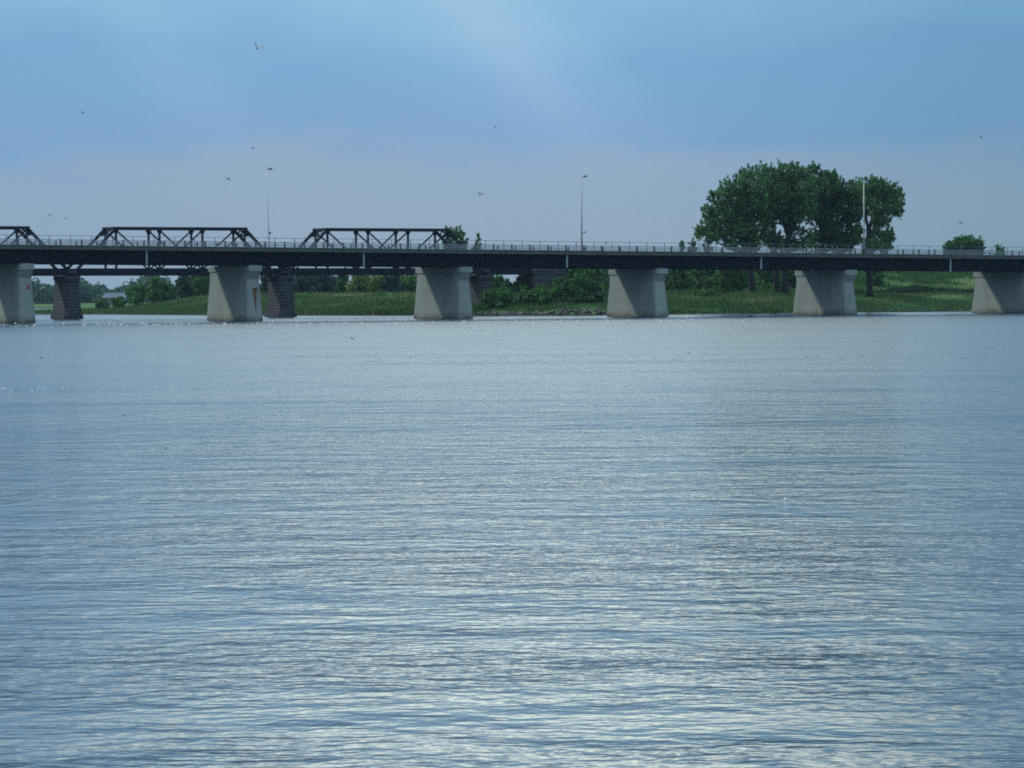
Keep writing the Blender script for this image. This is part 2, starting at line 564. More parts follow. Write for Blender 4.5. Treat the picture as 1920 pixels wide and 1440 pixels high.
def ground(X, Y):
    X = np.asarray(X, float)
    Y = np.asarray(Y, float)
    px = 960 + F * X / Y
    ys = np.interp(px, SH[:, 0], SH[:, 1]) + 1.2 * wob(X * 1.7, 0 * Y)
    d = Y - ys
    plat = np.interp(px, PL[:, 0], PL[:, 1])
    rd = np.interp(px, RD[:, 0], RD[:, 1])
    t = np.clip(d / rd, 0, 1)
    left = plat * (1 - (1 - t) ** 1.6)
    right = np.interp(d, [0, 4, 24, 54, 84, 100, 140, 400], [0, 0.7, 3.3, 3.55, 8.1, 8.3, 10.6, 11.5])
    farr = np.interp(d, [0, 15, 30, 300], [0, 5.5, 9.2, 10.0])
    z = left + (right - left) * sstep(1490, 1640, px)
    z = z + (farr - z) * sstep(2000, 2200, px)
    z = z + 0.10 * wob(X, Y) * np.clip(d / 12, 0, 1)
    z = np.where(d < 0, np.maximum(d * 0.25, -1.4), z)
    # river again behind the left peninsula, then the far bank
    back = np.interp(px, [-2500, 66, 200, 300, 420], [900, 980, 1050, 1120, 1400])
    dip = sstep(0, 40, Y - back) * (1 - sstep(330, 430, px))
    z = z * (1 - dip) - 1.2 * dip
    fb = Y - 1255 - 10 * wob(X * 0.1, 0 * Y)
    far = np.where(fb < 0, -1.3, 1.5 * np.clip(fb / 15, 0, 1) + 4.0 * np.clip(fb / 900, 0, 1))
    z = np.where(Y > 1100, np.maximum(z, far), z)
    return z


def make_terrain():
    ys = list(np.arange(536, 800, 2.0))
    y = 800.0
    while y < 4400:
        ys.append(y)
        y *= 1.012
    ys.append(4400)
    ys = np.array(ys)
    us = np.concatenate([np.linspace(-0.6, -0.20, 30, endpoint=False), np.linspace(-0.20, 0.20, 330, endpoint=False), np.linspace(0.20, 0.6, 40)])
    Y, U = np.meshgrid(ys, us, indexing='ij')
    X = U * Y
    X = np.clip(X, -1500, 1500)
    Z = ground(X, Y)
    nr, nc = Y.shape
    verts = np.stack([X, Y, Z], -1).reshape(-1, 3)
    idx = np.arange(nr * nc).reshape(nr, nc)
    q = np.stack([idx[:-1, :-1], idx[:-1, 1:], idx[1:, 1:], idx[1:, :-1]], -1).reshape(-1, 4)
    me = bpy.data.meshes.new('river_bank')
    me.from_pydata(verts.tolist(), [], q.tolist())
    me.materials.append(M['ground'])
    me.polygons.foreach_set('use_smooth', [True] * len(me.polygons))
    o = bpy.data.objects.new('river_bank', me)
    COL.objects.link(o)
    tag(o, kind='structure')
    # river water: one sheet to the horizon
    b = MB()
    b.add([(-1500, -40, 0), (1500, -40, 0), (1500, 4400, 0), (-1500, 4400, 0)], [(0, 1, 2, 3)])
    w = b.build('river_water', M['water'])
    tag(w, kind='structure')


make_terrain()


def gz(x, y):
    return float(ground(np.array([x]), np.array([y]))[0])


# ------------------------------------------------------------------ road bridge
S = 37.57
B0 = Vector((-72.9, 483.03, 0))
SLOPE = -1.51 / (5 * S)
ZG = 9.04                                   # girder underside at pier 0
X0, X1 = -1.35 * S, 6.15 * S
VW = 15.8


def zgir(s): return ZG + SLOPE * s


def road_pt(s, v, z): return B0 + dv * s + pv * v + Vector((0, 0, z))


def s_at(px, v, above):
    lo, hi = -60.0, 240.0
    for _ in range(50):
        m = (lo + hi) / 2
        p = road_pt(m, v, zgir(m) + above)
        if proj(*p)[0] < px: lo = m
        else: hi = m
    return (lo + hi) / 2


road = empty('road_bridge', B0, THETA)
tag(road, 'long road bridge with dark steel girders on pale tapered concrete piers', 'bridge')
FT = 2.75                                   # top of fascia above girder underside
b = MB()
b.box(X0, X1, 0.0, 0.40, ZG + FT - 0.65, ZG + FT, SLOPE)
b.box(X0, X1, VW - 0.40, VW, ZG + FT - 0.65, ZG + FT, SLOPE)
b.box(X0, X1, -0.06, 0.0, ZG + FT - 0.12, ZG + FT - 0.003, SLOPE)
b.build('fascia', M['fascia'], road)
b = MB()
b.box(X0, X1, 0.40, VW - 0.40, ZG + 2.1, ZG + FT - 0.06, SLOPE)
b.build('deck', M['asphalt'], road)
b = MB()
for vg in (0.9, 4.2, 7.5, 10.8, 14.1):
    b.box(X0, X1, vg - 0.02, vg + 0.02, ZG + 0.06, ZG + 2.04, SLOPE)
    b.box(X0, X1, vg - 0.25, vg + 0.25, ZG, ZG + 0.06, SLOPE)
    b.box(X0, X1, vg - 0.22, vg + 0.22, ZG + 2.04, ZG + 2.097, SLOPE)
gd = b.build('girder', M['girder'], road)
# piers
def make_pier(i):
    sc = i * S + {2: -0.3, 3: -0.75, 5: 1.6, 6: 1.6}.get(i, 0.0)
    zt = zgir(sc)
    b = MB()
    zb, zc = -1.5, zt - 0.98
    hh = zc - 0.0

    def lerp(a, c, z):
        t = z / hh
        return a + (c - a) * t
    def ring(z, T0, T1, n0, n1, f0, f1):
        T, n, f = lerp(T0, T1, z), lerp(n0, n1, z), lerp(f0, f1, z)
        c = 0.28
        return [(sc - T + c, n, z), (sc + T - c, n, z), (sc + T, n + c, z), (sc + T, f - c, z), (sc + T - c, f, z), (sc - T + c, f, z), (sc - T, f - c, z), (sc - T, n + c, z)]
    zs = [zb, 0.0, hh * 0.25, hh * 0.5, hh * 0.75, zc - 1.25]
    rings = [ring(z, 1.38, 1.02, 0.35, 1.35, 17.0, 16.1) for z in zs]
    # corbel: flares out to the cap at the near and far noses
    r = ring(zc, 1.02, 1.02, 0.42, 0.42, 16.35, 16.35)
    rings.append(r)
    vs = [v for r in rings for v in r]
    fs = []
    for a in range(len(rings) - 1):
        for q in range(8):
            q2 = (q + 1) % 8
            fs.append((a * 8 + q, a * 8 + q2, (a + 1) * 8 + q2, (a + 1) * 8 + q))
    fs.append(tuple(range(8))[::-1])
    fs.append(tuple((len(rings) - 1) * 8 + q for q in range(8)))
    b.add(vs, fs)
    p = b.build('pier', M['concrete'], road, bevel=0.05)
    c = MB()
    c.box(sc - 1.14, sc + 1.14, 0.32, 16.45, zc + 0.003, zt - 0.06)
    for vg in (0.9, 4.2, 7.5, 10.8, 14.1):
        c.box(sc - 0.4, sc + 0.4, vg - 0.35, vg + 0.35, zt - 0.06, zt - 0.003)
    c.build('pier_cap', M['concrete'], p, bevel=0.05)
    return p


piers = [make_pier(i) for i in range(-1, 7)]
piers[2]['label'] = 'pier with a dark rust stain running down its nose'
# rust stain on the nose of the second visible pier: thin spall patches following the face
def nose_v(z, i):
    hh = zgir(i * S) - 0.98
    return 0.35 + (1.35 - 0.35) * z / hh


i = 1
b = MB()
prof = [(5.2, -0.22, 0.52), (4.6, -0.26, 0.48), (3.8, -0.1, 0.36), (2.9, -0.05, 0.30), (2.2, 0.0, 0.18), (1.5, 0.04, 0.12)]
for (za, a0, a1), (zb_, c0, c1) in zip(prof[:-1], prof[1:]):
    va, vb = nose_v(za, i) - 0.025, nose_v(zb_, i) - 0.025
    b.hexa([(S + c0, vb, zb_), (S + c1, vb, zb_), (S + c1, vb + 0.02, zb_), (S + c0, vb + 0.02, zb_)],
           [(S + a0, va, za), (S + a1, va, za), (S + a1, va + 0.02, za), (S + a0, va + 0.02, za)])
for (za, a0, a1), (zb_, c0, c1) in [((5.1, 0.62, 0.72), (3.9, 0.68, 0.74)), ((3.9, 0.68, 0.74), (2.6, 0.76, 0.80))]:
    va, vb = nose_v(za, i) - 0.025, nose_v(zb_, i) - 0.025
    b.hexa([(S + c0, vb, zb_), (S + c1, vb, zb_), (S + c1, vb + 0.02, zb_), (S + c0, vb + 0.02, zb_)],
           [(S + a0, va, za), (S + a1, va, za), (S + a1, va + 0.02, za), (S + a0, va + 0.02, za)])
b.build('rust_stain', M['rust'], piers[2])

# drain pipes at mid span
pipe_px = (275, 682, 1063, 1427, 1782)
for j, px in enumerate(pipe_px):
    sp = s_at(px, 0.6, 1.0)
    b = MB()
    zt_, zb_ = zgir(sp) + 2.09, zgir(sp) - (0.02 if j < 4 else 0.28)
    b.tube([(sp, 0.60, zb_), (sp, 0.60, zt_)], [0.16, 0.16], 10)
    b.tube([(sp, 0.60, zt_ - 0.25), (sp, 0.60, zt_ - 0.1)], [0.22, 0.22], 10)
    b.build('drain_pipe', M['pipe'], road, smooth=False)

# railings (part) with their posts (sub-parts)
SP = 3.4


def railing(name, v, zrails, rail_t, matr, post_w, post_h, matp, off, name_post='post'):
    r = MB()
    for zr in zrails:
        r.box(X0, X1, v - rail_t / 2, v + rail_t / 2, ZG + FT + zr - rail_t / 2, ZG + FT + zr + rail_t / 2, SLOPE)
    ro = r.build(name, matr, road)
    pm = MB()
    pm.box(-post_w / 2, post_w / 2, 0.004 + rail_t / 2, 0.004 + rail_t / 2 + post_w * 0.8, 0, post_h)
    pm.box(-post_w * 0.75, post_w * 0.75, rail_t / 2 + 0.002, rail_t / 2 + post_w, -0.05, 0.02)
    me = pm.mesh(name_post, matp)
    s = off
    while s - SP > X0: s -= SP
    while s < X1:
        if s > X0:
            o = bpy.data.objects.new(name_post, me)
            COL.objects.link(o)
            o.parent = ro
            o.location = (s, v, ZG + FT + SLOPE * s)
        s += SP
    return ro


s_dark = s_at(960 + 1013 / 6, 2.0, FT)
s_thin = s_at(960 + 1127 / 6, 0.15, FT)
ra = railing('traffic_railing', 2.0, (0.32, 0.60, 0.86), 0.11, M['rail_grey'], 0.24, 0.98, M['rail_dark'], s_dark)
ra['label'] = 'low grey traffic railing with thick dark posts'
rb = railing('pedestrian_railing', 0.18, (1.48,), 0.06, M['rail_thin'], 0.09, 1.48, M['rail_thin'], s_thin)
rb['label'] = 'tall thin pedestrian railing along the near edge'
rc = railing('traffic_railing', 13.2, (0.32, 0.60, 0.86), 0.11, M['rail_grey'], 0.24, 0.98, M['rail_dark'], s_dark)

# street lamps: separate things on the deck
def street_lamp(px, mat, label, tilt=0.0, r0=0.15, r1=0.08, pedestal=False, arm=0.55):
    s = s_at(px, 1.2, FT)
    p = road_pt(s, 1.2, zgir(s) + FT)
    e = empty('street_lamp', p, 0.0)
    tag(e, label, 'street lamp', 'street lamps along the road bridge')
    H = 12.35
    zb = -0.02
    b = MB()
    if pedestal:
        b.box(-0.42, 0.42, -0.3, 0.3, -0.10, 1.0)
        b.build('pedestal', M['fascia'], e, bevel=0.04)
        zb = 1.0
    b = MB()
    top = (tilt * H, 0, H - 0.25)
    b.tube([(tilt * zb, 0, zb), (tilt * H * 0.5, 0, H * 0.5), top], [r0, (r0 + r1) / 2, r1], 10)
    b.build('pole', mat, e, smooth=True)
    b = MB()
    tx = top[0]
    b.tube([(tx, 0, H - 0.26), (tx + 0.1, 0, H - 0.02), (tx + arm * 0.5, 0, H + 0.04)], [r1, 0.06, 0.05], 8)
    b.build('arm', mat, e, smooth=True)
    b = MB()
    hx = tx + arm * 0.5
    b.tube([(hx - 0.05, 0, H + 0.02), (hx + 0.1, 0, H + 0.05), (hx + 0.45, 0, H + 0.02), (hx + 0.68, 0, H - 0.07)], [0.09, 0.19, 0.21, 0.1], 10)
    b.build('lamp_head', M['lamp_head'], e, smooth=True)
    return e


street_lamp(505, M['pole_pale'], 'slim pale lamp post leaning slightly left, in the gap between two trusses', tilt=-0.03, r0=0.09, r1=0.05)
street_lamp(1091, M['pole_grey'], 'grey lamp post standing alone against open sky at mid bridge', r0=0.17, r1=0.09)
street_lamp(1620, M['pole_cream'], 'cream lamp post on a concrete pedestal in front of the tall trees', r0=0.15, r1=0.09, pedestal=True, arm=0.35)

# red triangular sign on the leftmost pier
b = MB()
zs_ = 5.55
v0 = nose_v(zs_, 0) - 0.06
b.add([(0.05, v0, zs_ - 0.45), (0.75, v0, zs_ - 0.45), (0.40, v0, zs_ + 0.35), (0.05, v0 + 0.05, zs_ - 0.45), (0.75, v0 + 0.05, zs_ - 0.45), (0.40, v0 + 0.05, zs_ + 0.35)],
      [(0, 1, 2), (5, 4, 3), (0, 3, 4, 1), (1, 4, 5, 2), (2, 5, 3, 0)])
sg = b.build('triangle_sign', M['sign_red'])
sg.location = B0 + Vector((0, 0, 0))
sg.rotation_euler = (0, 0, THETA)
tag(sg, 'small red triangular sign fixed to the nose of the leftmost concrete pier', 'sign')

# ------------------------------------------------------------------ rail bridge
RT = math.atan2(21.0, 36.9)
RS = math.hypot(21.0, 36.9)
R0 = Vector((-79.8, 575.0, 0))
rd_, rp_ = Vector((math.cos(RT), math.sin(RT), 0)), Vector((-math.sin(RT), math.cos(RT), 0))
R0 = R0 - rp_ * 2.5                        # near truss plane is v = 0, far truss v = 5
rail = empty('rail_bridge', R0, RT)
tag(rail, 'old steel truss railway bridge on dark stone piers behind the road bridge', 'bridge')
ZB, ZD, ZTOP = 7.75, 9.22, 16.3
PN = RS / 5.0


def truss_span(s0):
    b = MB()
    for v in (0.0, 5.0):
        b.box(s0 + 0.7, s0 + RS - 0.7, v - 0.22, v + 0.22, ZB, ZD - 0.15)
    b.box(s0 + 0.7, s0 + RS - 0.7, 0.22, 4.78, ZB + 0.35, ZD - 0.5)
    span = b.build('truss_span', M['truss'], rail)
    for v in (0.0, 5.0):
        N = lambda k: (s0 + k * PN, v, ZTOP)
        L = lambda k: (s0 + k * PN + (0.9 if k == 0 else (-0.9 if k == 5 else 0)), v, ZD - 0.4)
        c = MB()
        c.bar((s0 + PN - 0.5, v, ZTOP), (s0 + 4 * PN + 0.5, v, ZTOP), 0.45, 0.5)
        c.build('top_chord', M['truss'], span)
        for a, bb in ((L(0), N(1)), (L(5), N(4))):
            c = MB()
            c.bar(a, bb, 0.45, 0.48)
            c.build('end_post', M['truss'], span)
        for kk in (1, 2, 3, 4):
            c = MB()
            c.bar(L(kk), (s0 + kk * PN, v, ZTOP - 0.25), 0.36, 0.33)
            # knee gusset at the top
            c.add([(s0 + kk * PN - 0.6, v - 0.05, ZTOP - 0.28), (s0 + kk * PN + 0.6, v - 0.05, ZTOP - 0.28), (s0 + kk * PN + 0.2, v - 0.05, ZTOP - 1.05), (s0 + kk * PN - 0.2, v - 0.05, ZTOP - 1.05),
                   (s0 + kk * PN - 0.6, v + 0.05, ZTOP - 0.28), (s0 + kk * PN + 0.6, v + 0.05, ZTOP - 0.28), (s0 + kk * PN + 0.2, v + 0.05, ZTOP - 1.05), (s0 + kk * PN - 0.2, v + 0.05, ZTOP - 1.05)],
                  [(3, 2, 1, 0), (4, 5, 6, 7), (0, 1, 5, 4), (1, 2, 6, 5), (2, 3, 7, 6), (3, 0, 4, 7)])
            c.build('vertical', M['truss'], span)
        for (kt, kb) in ((1, 2), (2, 3), (3, 2), (4, 3)):
            c = MB()
            off = 0.12 if kt < 3 else -0.12
            c.bar((s0 + kt * PN, v + off, ZTOP - 0.3), (s0 + kb * PN, v + off, ZD - 0.4), 0.14, 0.29)
            c.build('diagonal', M['truss_pale'], span)
    for kk in (1, 2, 3, 4):
        c = MB()
        c.bar((s0 + kk * PN, 0.25, ZTOP + 0.02), (s0 + kk * PN, 4.75, ZTOP + 0.02), 0.4, 0.45)
        if kk in (1, 4):
            sg_ = 0.9 if kk == 1 else -0.9
            c.bar((s0 + kk * PN - sg_, 0.3, ZTOP - 1.2), (s0 + kk * PN - sg_, 4.7, ZTOP - 1.2), 0.3, 0.35)
            c.bar((s0 + kk * PN - sg_, 0.3, ZTOP - 1.2), (s0 + kk * PN - 0.1 * sg_, 2.5, ZTOP - 0.2), 0.2, 0.25)
            c.bar((s0 + kk * PN - sg_, 4.7, ZTOP - 1.2), (s0 + kk * PN - 0.1 * sg_, 2.5, ZTOP - 0.2), 0.2, 0.25)
        c.build('sway_strut', M['truss'], span)
    return span


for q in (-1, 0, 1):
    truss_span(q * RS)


def stone_pier(s, nosew=1.25, mul=1.0):
    b = MB()
    lv = [(-1.5, 1.9, -1.4, 6.9), (0.75, 1.9, -1.4, 6.9), (0.75, 1.6, -1.1, 6.6), (6.9, 1.32, -0.75, 5.9), (6.9, 1.55, -0.95, 6.1), (ZB - 0.02, 1.55, -0.95, 6.1)]
    rings = []
    for z, T, n, f in lv:
        m = (T) * 0.55
        rings.append([(s - T + 0.5, n, z), (s + T - 0.5, n, z), (s + T, n + m, z), (s + T, f - m, z), (s + T - 0.5, f, z), (s - T + 0.5, f, z), (s - T, f - m, z), (s - T, n + m, z)])
    vs = [v for r in rings for v in r]
    fs = []
    for a in range(len(rings) - 1):
        for q in range(8):
            q2 = (q + 1) % 8
            fs.append((a * 8 + q, a * 8 + q2, (a + 1) * 8 + q2, (a + 1) * 8 + q))
    fs.append(tuple(range(8))[::-1])
    fs.append(tuple((len(rings) - 1) * 8 + q for q in range(8)))
    b.add(vs, fs)
    return b.build('stone_pier', M['stone'], rail)


for q in (-1, 0, 1, 2):
    stone_pier(q * RS)
# short plate girder span and stone abutment at the right bank
b = MB()
b.box(2 * RS + 0.7, 2 * RS + 10.2, -0.1, 0.25, ZB, ZD)
b.box(2 * RS + 0.7, 2 * RS + 10.2, 4.75, 5.1, ZB, ZD)
b.box(2 * RS + 0.7, 2 * RS + 10.2, 0.25, 4.75, ZB + 0.4, ZD - 0.3)
b.build('plate_girder', M['truss'], rail)
b = MB()
b.hexa([(2 * RS + 9.8, -0.8, 0.5), (2 * RS + 17.5, -0.8, 0.5), (2 * RS + 17.5, 6.3, 0.5), (2 * RS + 9.8, 6.3, 0.5)],
       [(2 * RS + 10.3, -0.4, ZB - 0.05), (2 * RS + 17.5, -0.4, ZB - 0.05), (2 * RS + 17.5, 5.9, ZB - 0.05), (2 * RS + 10.3, 5.9, ZB - 0.05)])
b.box(2 * RS + 10.6, 2 * RS + 17.5, -0.5, 6.0, ZB - 0.047, ZD + 0.25)
b.build('abutment', M['stone'], rail)

# ------------------------------------------------------------------ trees
def leaf_quads(cent, nrm, size, asp=0.6):
    n = len(cent)
    a = RNG.normal(size=(n, 3))
    t = np.cross(a, nrm)
    t /= np.linalg.norm(t, axis=1, keepdims=True) + 1e-9
    u = np.cross(nrm, t)
    s = size[:, None]
    v = np.empty((n, 4, 3))
    v[:, 0] = cent - t * s
    v[:, 1] = cent - u * s * asp
    v[:, 2] = cent + t * s
    v[:, 3] = cent + u * s * asp
    return v.reshape(-1, 3)


def crown_points(blobs, n, clump=0.8, up=0.5, fill=0.35, per=34):
    """blobs: list of (centre, rx, ry, rz). leaves gathered into twig clumps on and inside each blob"""
    vols = np.array([bb[1] * bb[2] + bb[1] * bb[3] for bb in blobs])
    cnt = np.maximum((vols / vols.sum() * n).astype(int), 60)
    P, Nn = [], []
    for (c, rx, ry, rz), m in zip(blobs, cnt):
        kcl = max(5, m // per)
        d = RNG.normal(size=(kcl, 3))
        d /= np.linalg.norm(d, axis=1, keepdims=True)
        rad = np.where(RNG.random(kcl) < fill, RNG.uniform(0.25, 0.8, kcl), RNG.uniform(0.8, 1.08, kcl))
        cc = np.array(c)[None] + d * rad[:, None] * np.array([rx, ry, rz])[None]
        idx = RNG.integers(0, kcl, m)
        sc = clump * RNG.uniform(0.3, 1.2, kcl)
        ax = d * 0.75 + np.array([0, 0, 0.35 + 0.6 * up])[None] + RNG.normal(size=(kcl, 3)) * 0.25
        ax /= np.linalg.norm(ax, axis=1, keepdims=True)
        tt = RNG.random(m) ** 0.8
        g = RNG.normal(size=(m, 3)) * (sc[idx] * 0.44 * (1.08 - 0.95 * tt))[:, None]
        p = cc[idx] + ax[idx] * (sc[idx] * (1.3 + 1.7 * up) * (tt - 0.35))[:, None] + g
        nn = d[idx] * 0.7 + RNG.normal(size=(m, 3)) * 0.6 + np.array([0, 0, 0.35])
        nn /= np.linalg.norm(nn, axis=1, keepdims=True)
        P.append(p)
        Nn.append(nn)
    return np.concatenate(P), np.concatenate(Nn)


def limb(b, p, q, r0, r1, sag=0.0, n=6, bend=0.3):
    p, q = Vector(p), Vector(q)
    L = (q - p).length
    mid = (p + q) / 2 + Vector((random.uniform(-1, 1), random.uniform(-1, 1), random.uniform(-0.3, 0.6))) * L * 0.08 + Vector((0, 0, -sag * L))
    pts = [p, p.lerp(mid, 0.55), mid, mid.lerp(q, 0.5), q]
    b.tube(pts, [r0, r0 * 0.85 + r1 * 0.15, (r0 + r1) / 2, r0 * 0.3 + r1 * 0.7, r1], n)


def plant(name, label, cat, trunks, blobs, leafm, nleaf, size=(0.22, 0.42), clump=0.8, up=0.5, fill=0.35, bark='bark', group=None, fork=0.45, per=34):
    """trunks: list of (x, y, radius, lean_top(x,y,z)); crown is one mesh, trunk one mesh"""
    x, y = trunks[0][0], trunks[0][1]
    z0 = gz(x, y)
    e = empty(name, (x, y, z0))
    tag(e, label, cat, group)
    off = Vector((x, y, z0))
    b = MB()
    for (tx, ty, r, top) in trunks:
        zb = gz(tx, ty) - 0.3
        base = Vector((tx, ty, zb)) - off
        top = Vector(top) - off
        m1 = base.lerp(top, 0.08)
        m2 = base.lerp(top, 0.5) + Vector((random.uniform(-0.25, 0.25), 0, 0))
        b.tube([base, m1, m2, top], [r * 1.6, r * 1.05, r * 0.85, r * 0.6], 9)
    tops = [Vector(t[3]) - off for t in trunks]
    for (c, rx, ry, rz) in blobs:
        c = Vector(c) - off
        tp = min(tops, key=lambda t: (t - c).length)
        bi = tops.index(tp)
        r = trunks[bi][2]
        base = Vector((trunks[bi][0], trunks[bi][1], z0)) - off
        st = base.lerp(tp, random.uniform(0.7, 1.0))
        limb(b, st, c, r * fork, max(0.03, r * 0.1))
        for _ in range(2):
            d = Vector((random.uniform(-1, 1) * rx, random.uniform(-1, 1) * ry, random.uniform(-0.2, 0.9) * rz)) * 0.85
            limb(b, st.lerp(c, random.uniform(0.6, 0.95)), c + d, max(0.05, r * 0.16), 0.02, n=4)
    tr = b.build('trunk', M[bark], e, smooth=True)
    P, Nn = crown_points([(np.array(c) - np.array(off), rx, ry, rz) for (c, rx, ry, rz) in blobs], nleaf, clump, up, fill, per)
    keep = P[:, 2] > 0.1
    P, Nn = P[keep], Nn[keep]
    q = leaf_quads(P, Nn, RNG.uniform(size[0], size[1], len(P)))
    quads_object('crown', q, M[leafm], e)
    return e


def pxblobs(lst, Y, depth=1.0, spread=3.0):
    out = []
    for (px, py, rx, rz) in lst:
        yy = Y + random.uniform(-spread, spread)
        c = W(px, py, yy)
        k = yy / F
        out.append((tuple(c), rx * k, (rx + rz) / 2 * k * depth, rz * k))
    return out


def T(px, Y, r, tpx, tpy, dy=0.0):
    p = W(px, 600, Y)
    t = W(tpx, tpy, Y + dy)
    return (p.x, Y, r, tuple(t))


# big cottonwoods on the right bank, crowns traced as clumps
GB = 'tall cottonwoods behind the road bridge'
plant('cottonwood_tree', 'leftmost big cottonwood, crown spreading low to the left, single trunk', 'tree',
      [T(1411, 640, 0.72, 1405, 455)],
      pxblobs([(1328, 428, 20, 13), (1350, 408, 26, 20), (1318, 440, 12, 9), (1345, 440, 18, 12), (1368, 380, 27, 26), (1392, 350, 22, 25), (1362, 355, 14, 16), (1398, 395, 28, 24),
               (1383, 428, 22, 20), (1420, 432, 24, 26), (1424, 360, 24, 30), (1372, 454, 16, 12), (1402, 462, 22, 14), (1432, 400, 20, 22), (1330, 395, 14, 12), (1344, 372, 14, 12), (1405, 330, 16, 16), (1385, 405, 24, 24), (1405, 370, 24, 26), (1312, 436, 10, 8), (1355, 430, 20, 14), (1428, 385, 20, 24), (1440, 425, 14, 20)], 640),
      'leaf_cotton', 52000, (0.15, 0.30), group=GB, fill=0.28, per=46)
plant('cottonwood_tree', 'tallest cottonwood, with twin trunks and a crown full of upright tips', 'tree',
      [T(1457, 642, 0.62, 1450, 430), T(1471, 642, 0.66, 1478, 420)],
      pxblobs([(1452, 340, 18, 27), (1470, 330, 18, 24), (1488, 330, 17, 24), (1500, 342, 15, 26), (1436, 335, 13, 20), (1462, 372, 26, 26), (1490, 375, 24, 26), (1508, 362, 18, 24),
               (1448, 402, 22, 22), (1480, 408, 22, 16), (1506, 398, 18, 18), (1446, 448, 16, 18), (1478, 450, 12, 22), (1440, 372, 16, 22), (1500, 432, 9, 9), (1475, 355, 22, 24), (1514, 385, 16, 22), (1470, 392, 22, 20), (1516, 350, 14, 20), (1430, 322, 10, 12), (1460, 458, 16, 12), (1492, 462, 18, 10), (1508, 448, 12, 12)], 642),
      'leaf_cotton', 52000, (0.15, 0.30), group=GB, fill=0.28, per=46)
plant('cottonwood_tree', 'dark cottonwood crown between the tallest tree and the cream lamp post', 'tree',
      [T(1545, 655, 0.6, 1540, 425)],
      pxblobs([(1526, 332, 13, 22), (1545, 345, 18, 22), (1560, 340, 15, 20), (1576, 358, 16, 20), (1532, 368, 22, 24), (1560, 378, 22, 22), (1585, 378, 16, 22), (1540, 405, 22, 18),
               (1568, 410, 24, 20), (1590, 405, 14, 18), (1552, 440, 26, 18), (1580, 442, 22, 18), (1525, 448, 12, 14), (1596, 450, 14, 16), (1535, 465, 18, 10), (1575, 466, 24, 10), (1516, 372, 16, 22), (1548, 360, 18, 22), (1598, 368, 14, 20), (1604, 398, 12, 18), (1600, 425, 14, 18), (1515, 400, 12, 16)], 655),
      'leaf_dark', 50000, (0.15, 0.30), group=GB, fill=0.28, per=46)
plant('cottonwood_tree', 'rightmost tall cottonwood, crown leaning out behind the cream lamp post', 'tree',
      [T(1631, 648, 0.62, 1628, 425)],
      pxblobs([(1608, 360, 18, 18), (1630, 352, 18, 17), (1650, 354, 17, 18), (1668, 364, 17, 18), (1682, 374, 12, 18), (1616, 388, 20, 18), (1640, 385, 20, 20), (1664, 388, 16, 14),
               (1650, 412, 17, 14), (1656, 436, 16, 14), (1666, 450, 10, 10), (1646, 458, 16, 12), (1630, 462, 12, 10), (1685, 396, 8, 8), (1610, 440, 9, 16), (1662, 466, 9, 7)], 648),
      'leaf_cotton', 34000, (0.15, 0.30), group=GB, fill=0.28, per=46)


def auto_blobs(px, base, top, w, Y, n=9, crown0=0.25, depth=1.0):
    H = base - top
    k = Y / F
    out = []
    ph = random.random()
    for i in range(n):
        t = (i + 0.5) / n
        fy = crown0 + (1 - crown0) * (0.08 + 0.80 * t)
        half = w / 2 * (0.86 + 0.14 * math.sin(3.14 * t)) * (1 - 0.55 * max(0.0, t - 0.45) / 0.55)
        if crown0 > 0.12: half *= 0.65 + 0.35 * min(1.0, t * 3)
        sx = ((i * 0.618 + ph) % 1.0 * 2 - 1) * half * 0.68
        r = max(w * 0.17, half * random.uniform(0.40, 0.56))
        c = W(px + sx, base - H * fy, Y + random.uniform(-0.5, 0.5) * w * k * depth)
        out.append((tuple(c), r * k, r * k, r * k * random.uniform(0.75, 1.1)))
    c = W(px + random.uniform(-0.1, 0.1) * w, top + w * 0.15, Y)
    out.append((tuple(c), w * 0.2 * k, w * 0.2 * k, w * 0.17 * k))
    return out


def simple_tree(name, label, cat, px, base, top, w, Y, leafm, n=5000, blobs=9, crown0=0.25, r=0.22, group=None, trunks=1, bark='bark', clump=0.8, size=(0.22, 0.42), fill=0.35, up=0.5):
    bl = auto_blobs(px, base, top, w, Y, blobs, crown0)
    H = base - top
    tr = []
    for q in range(trunks):
        o = (q - (trunks - 1) / 2) * 8
        tr.append(T(px + o, Y, r, px + o * 1.4, base - H * max(0.45, crown0 + 0.15)))
    return plant(name, label, cat, tr, bl, leafm, n, size, clump, up, fill, bark, group)


GM = 'trees and bushes on the far bank seen under the bridge'
GP = 'pale willows behind the meadow'
# left peninsula
simple_tree('bush', 'low dark bush at the left end of the grassy point', 'bush', 190, 577, 562, 26, 790, 'leaf_dark', 1500, 5, 0.0, 0.08, GM, clump=0.7)
simple_tree('bush', 'low bright green bush beside the dark low bush on the grassy point', 'bush', 222, 574, 560, 30, 780, 'leaf_mid', 1800, 5, 0.0, 0.08, GM, clump=0.7)
simple_tree('tree', 'wide-topped sapling with a narrow foot, leftmost tree on the grassy point', 'tree', 258, 574, 536, 38, 760, 'leaf_mid', 3200, 8, 0.15, 0.14, GM)
simple_tree('tree', 'feathery tree with two upright wispy tips on the grassy point', 'tree', 292, 568, 522, 36, 770, 'leaf_mid', 3200, 9, 0.1, 0.15, GM, clump=0.9)
simple_tree('bush', 'dark dense bush right of the two-tipped feathery tree', 'bush', 312, 566, 533, 36, 775, 'leaf_dark', 3000, 8, 0.0, 0.12, GM)
simple_tree('tree', 'loose tree with gaps of sky left of the second concrete pier', 'tree', 345, 562, 516, 44, 785, 'leaf_blue', 3400, 9, 0.1, 0.16, GM)
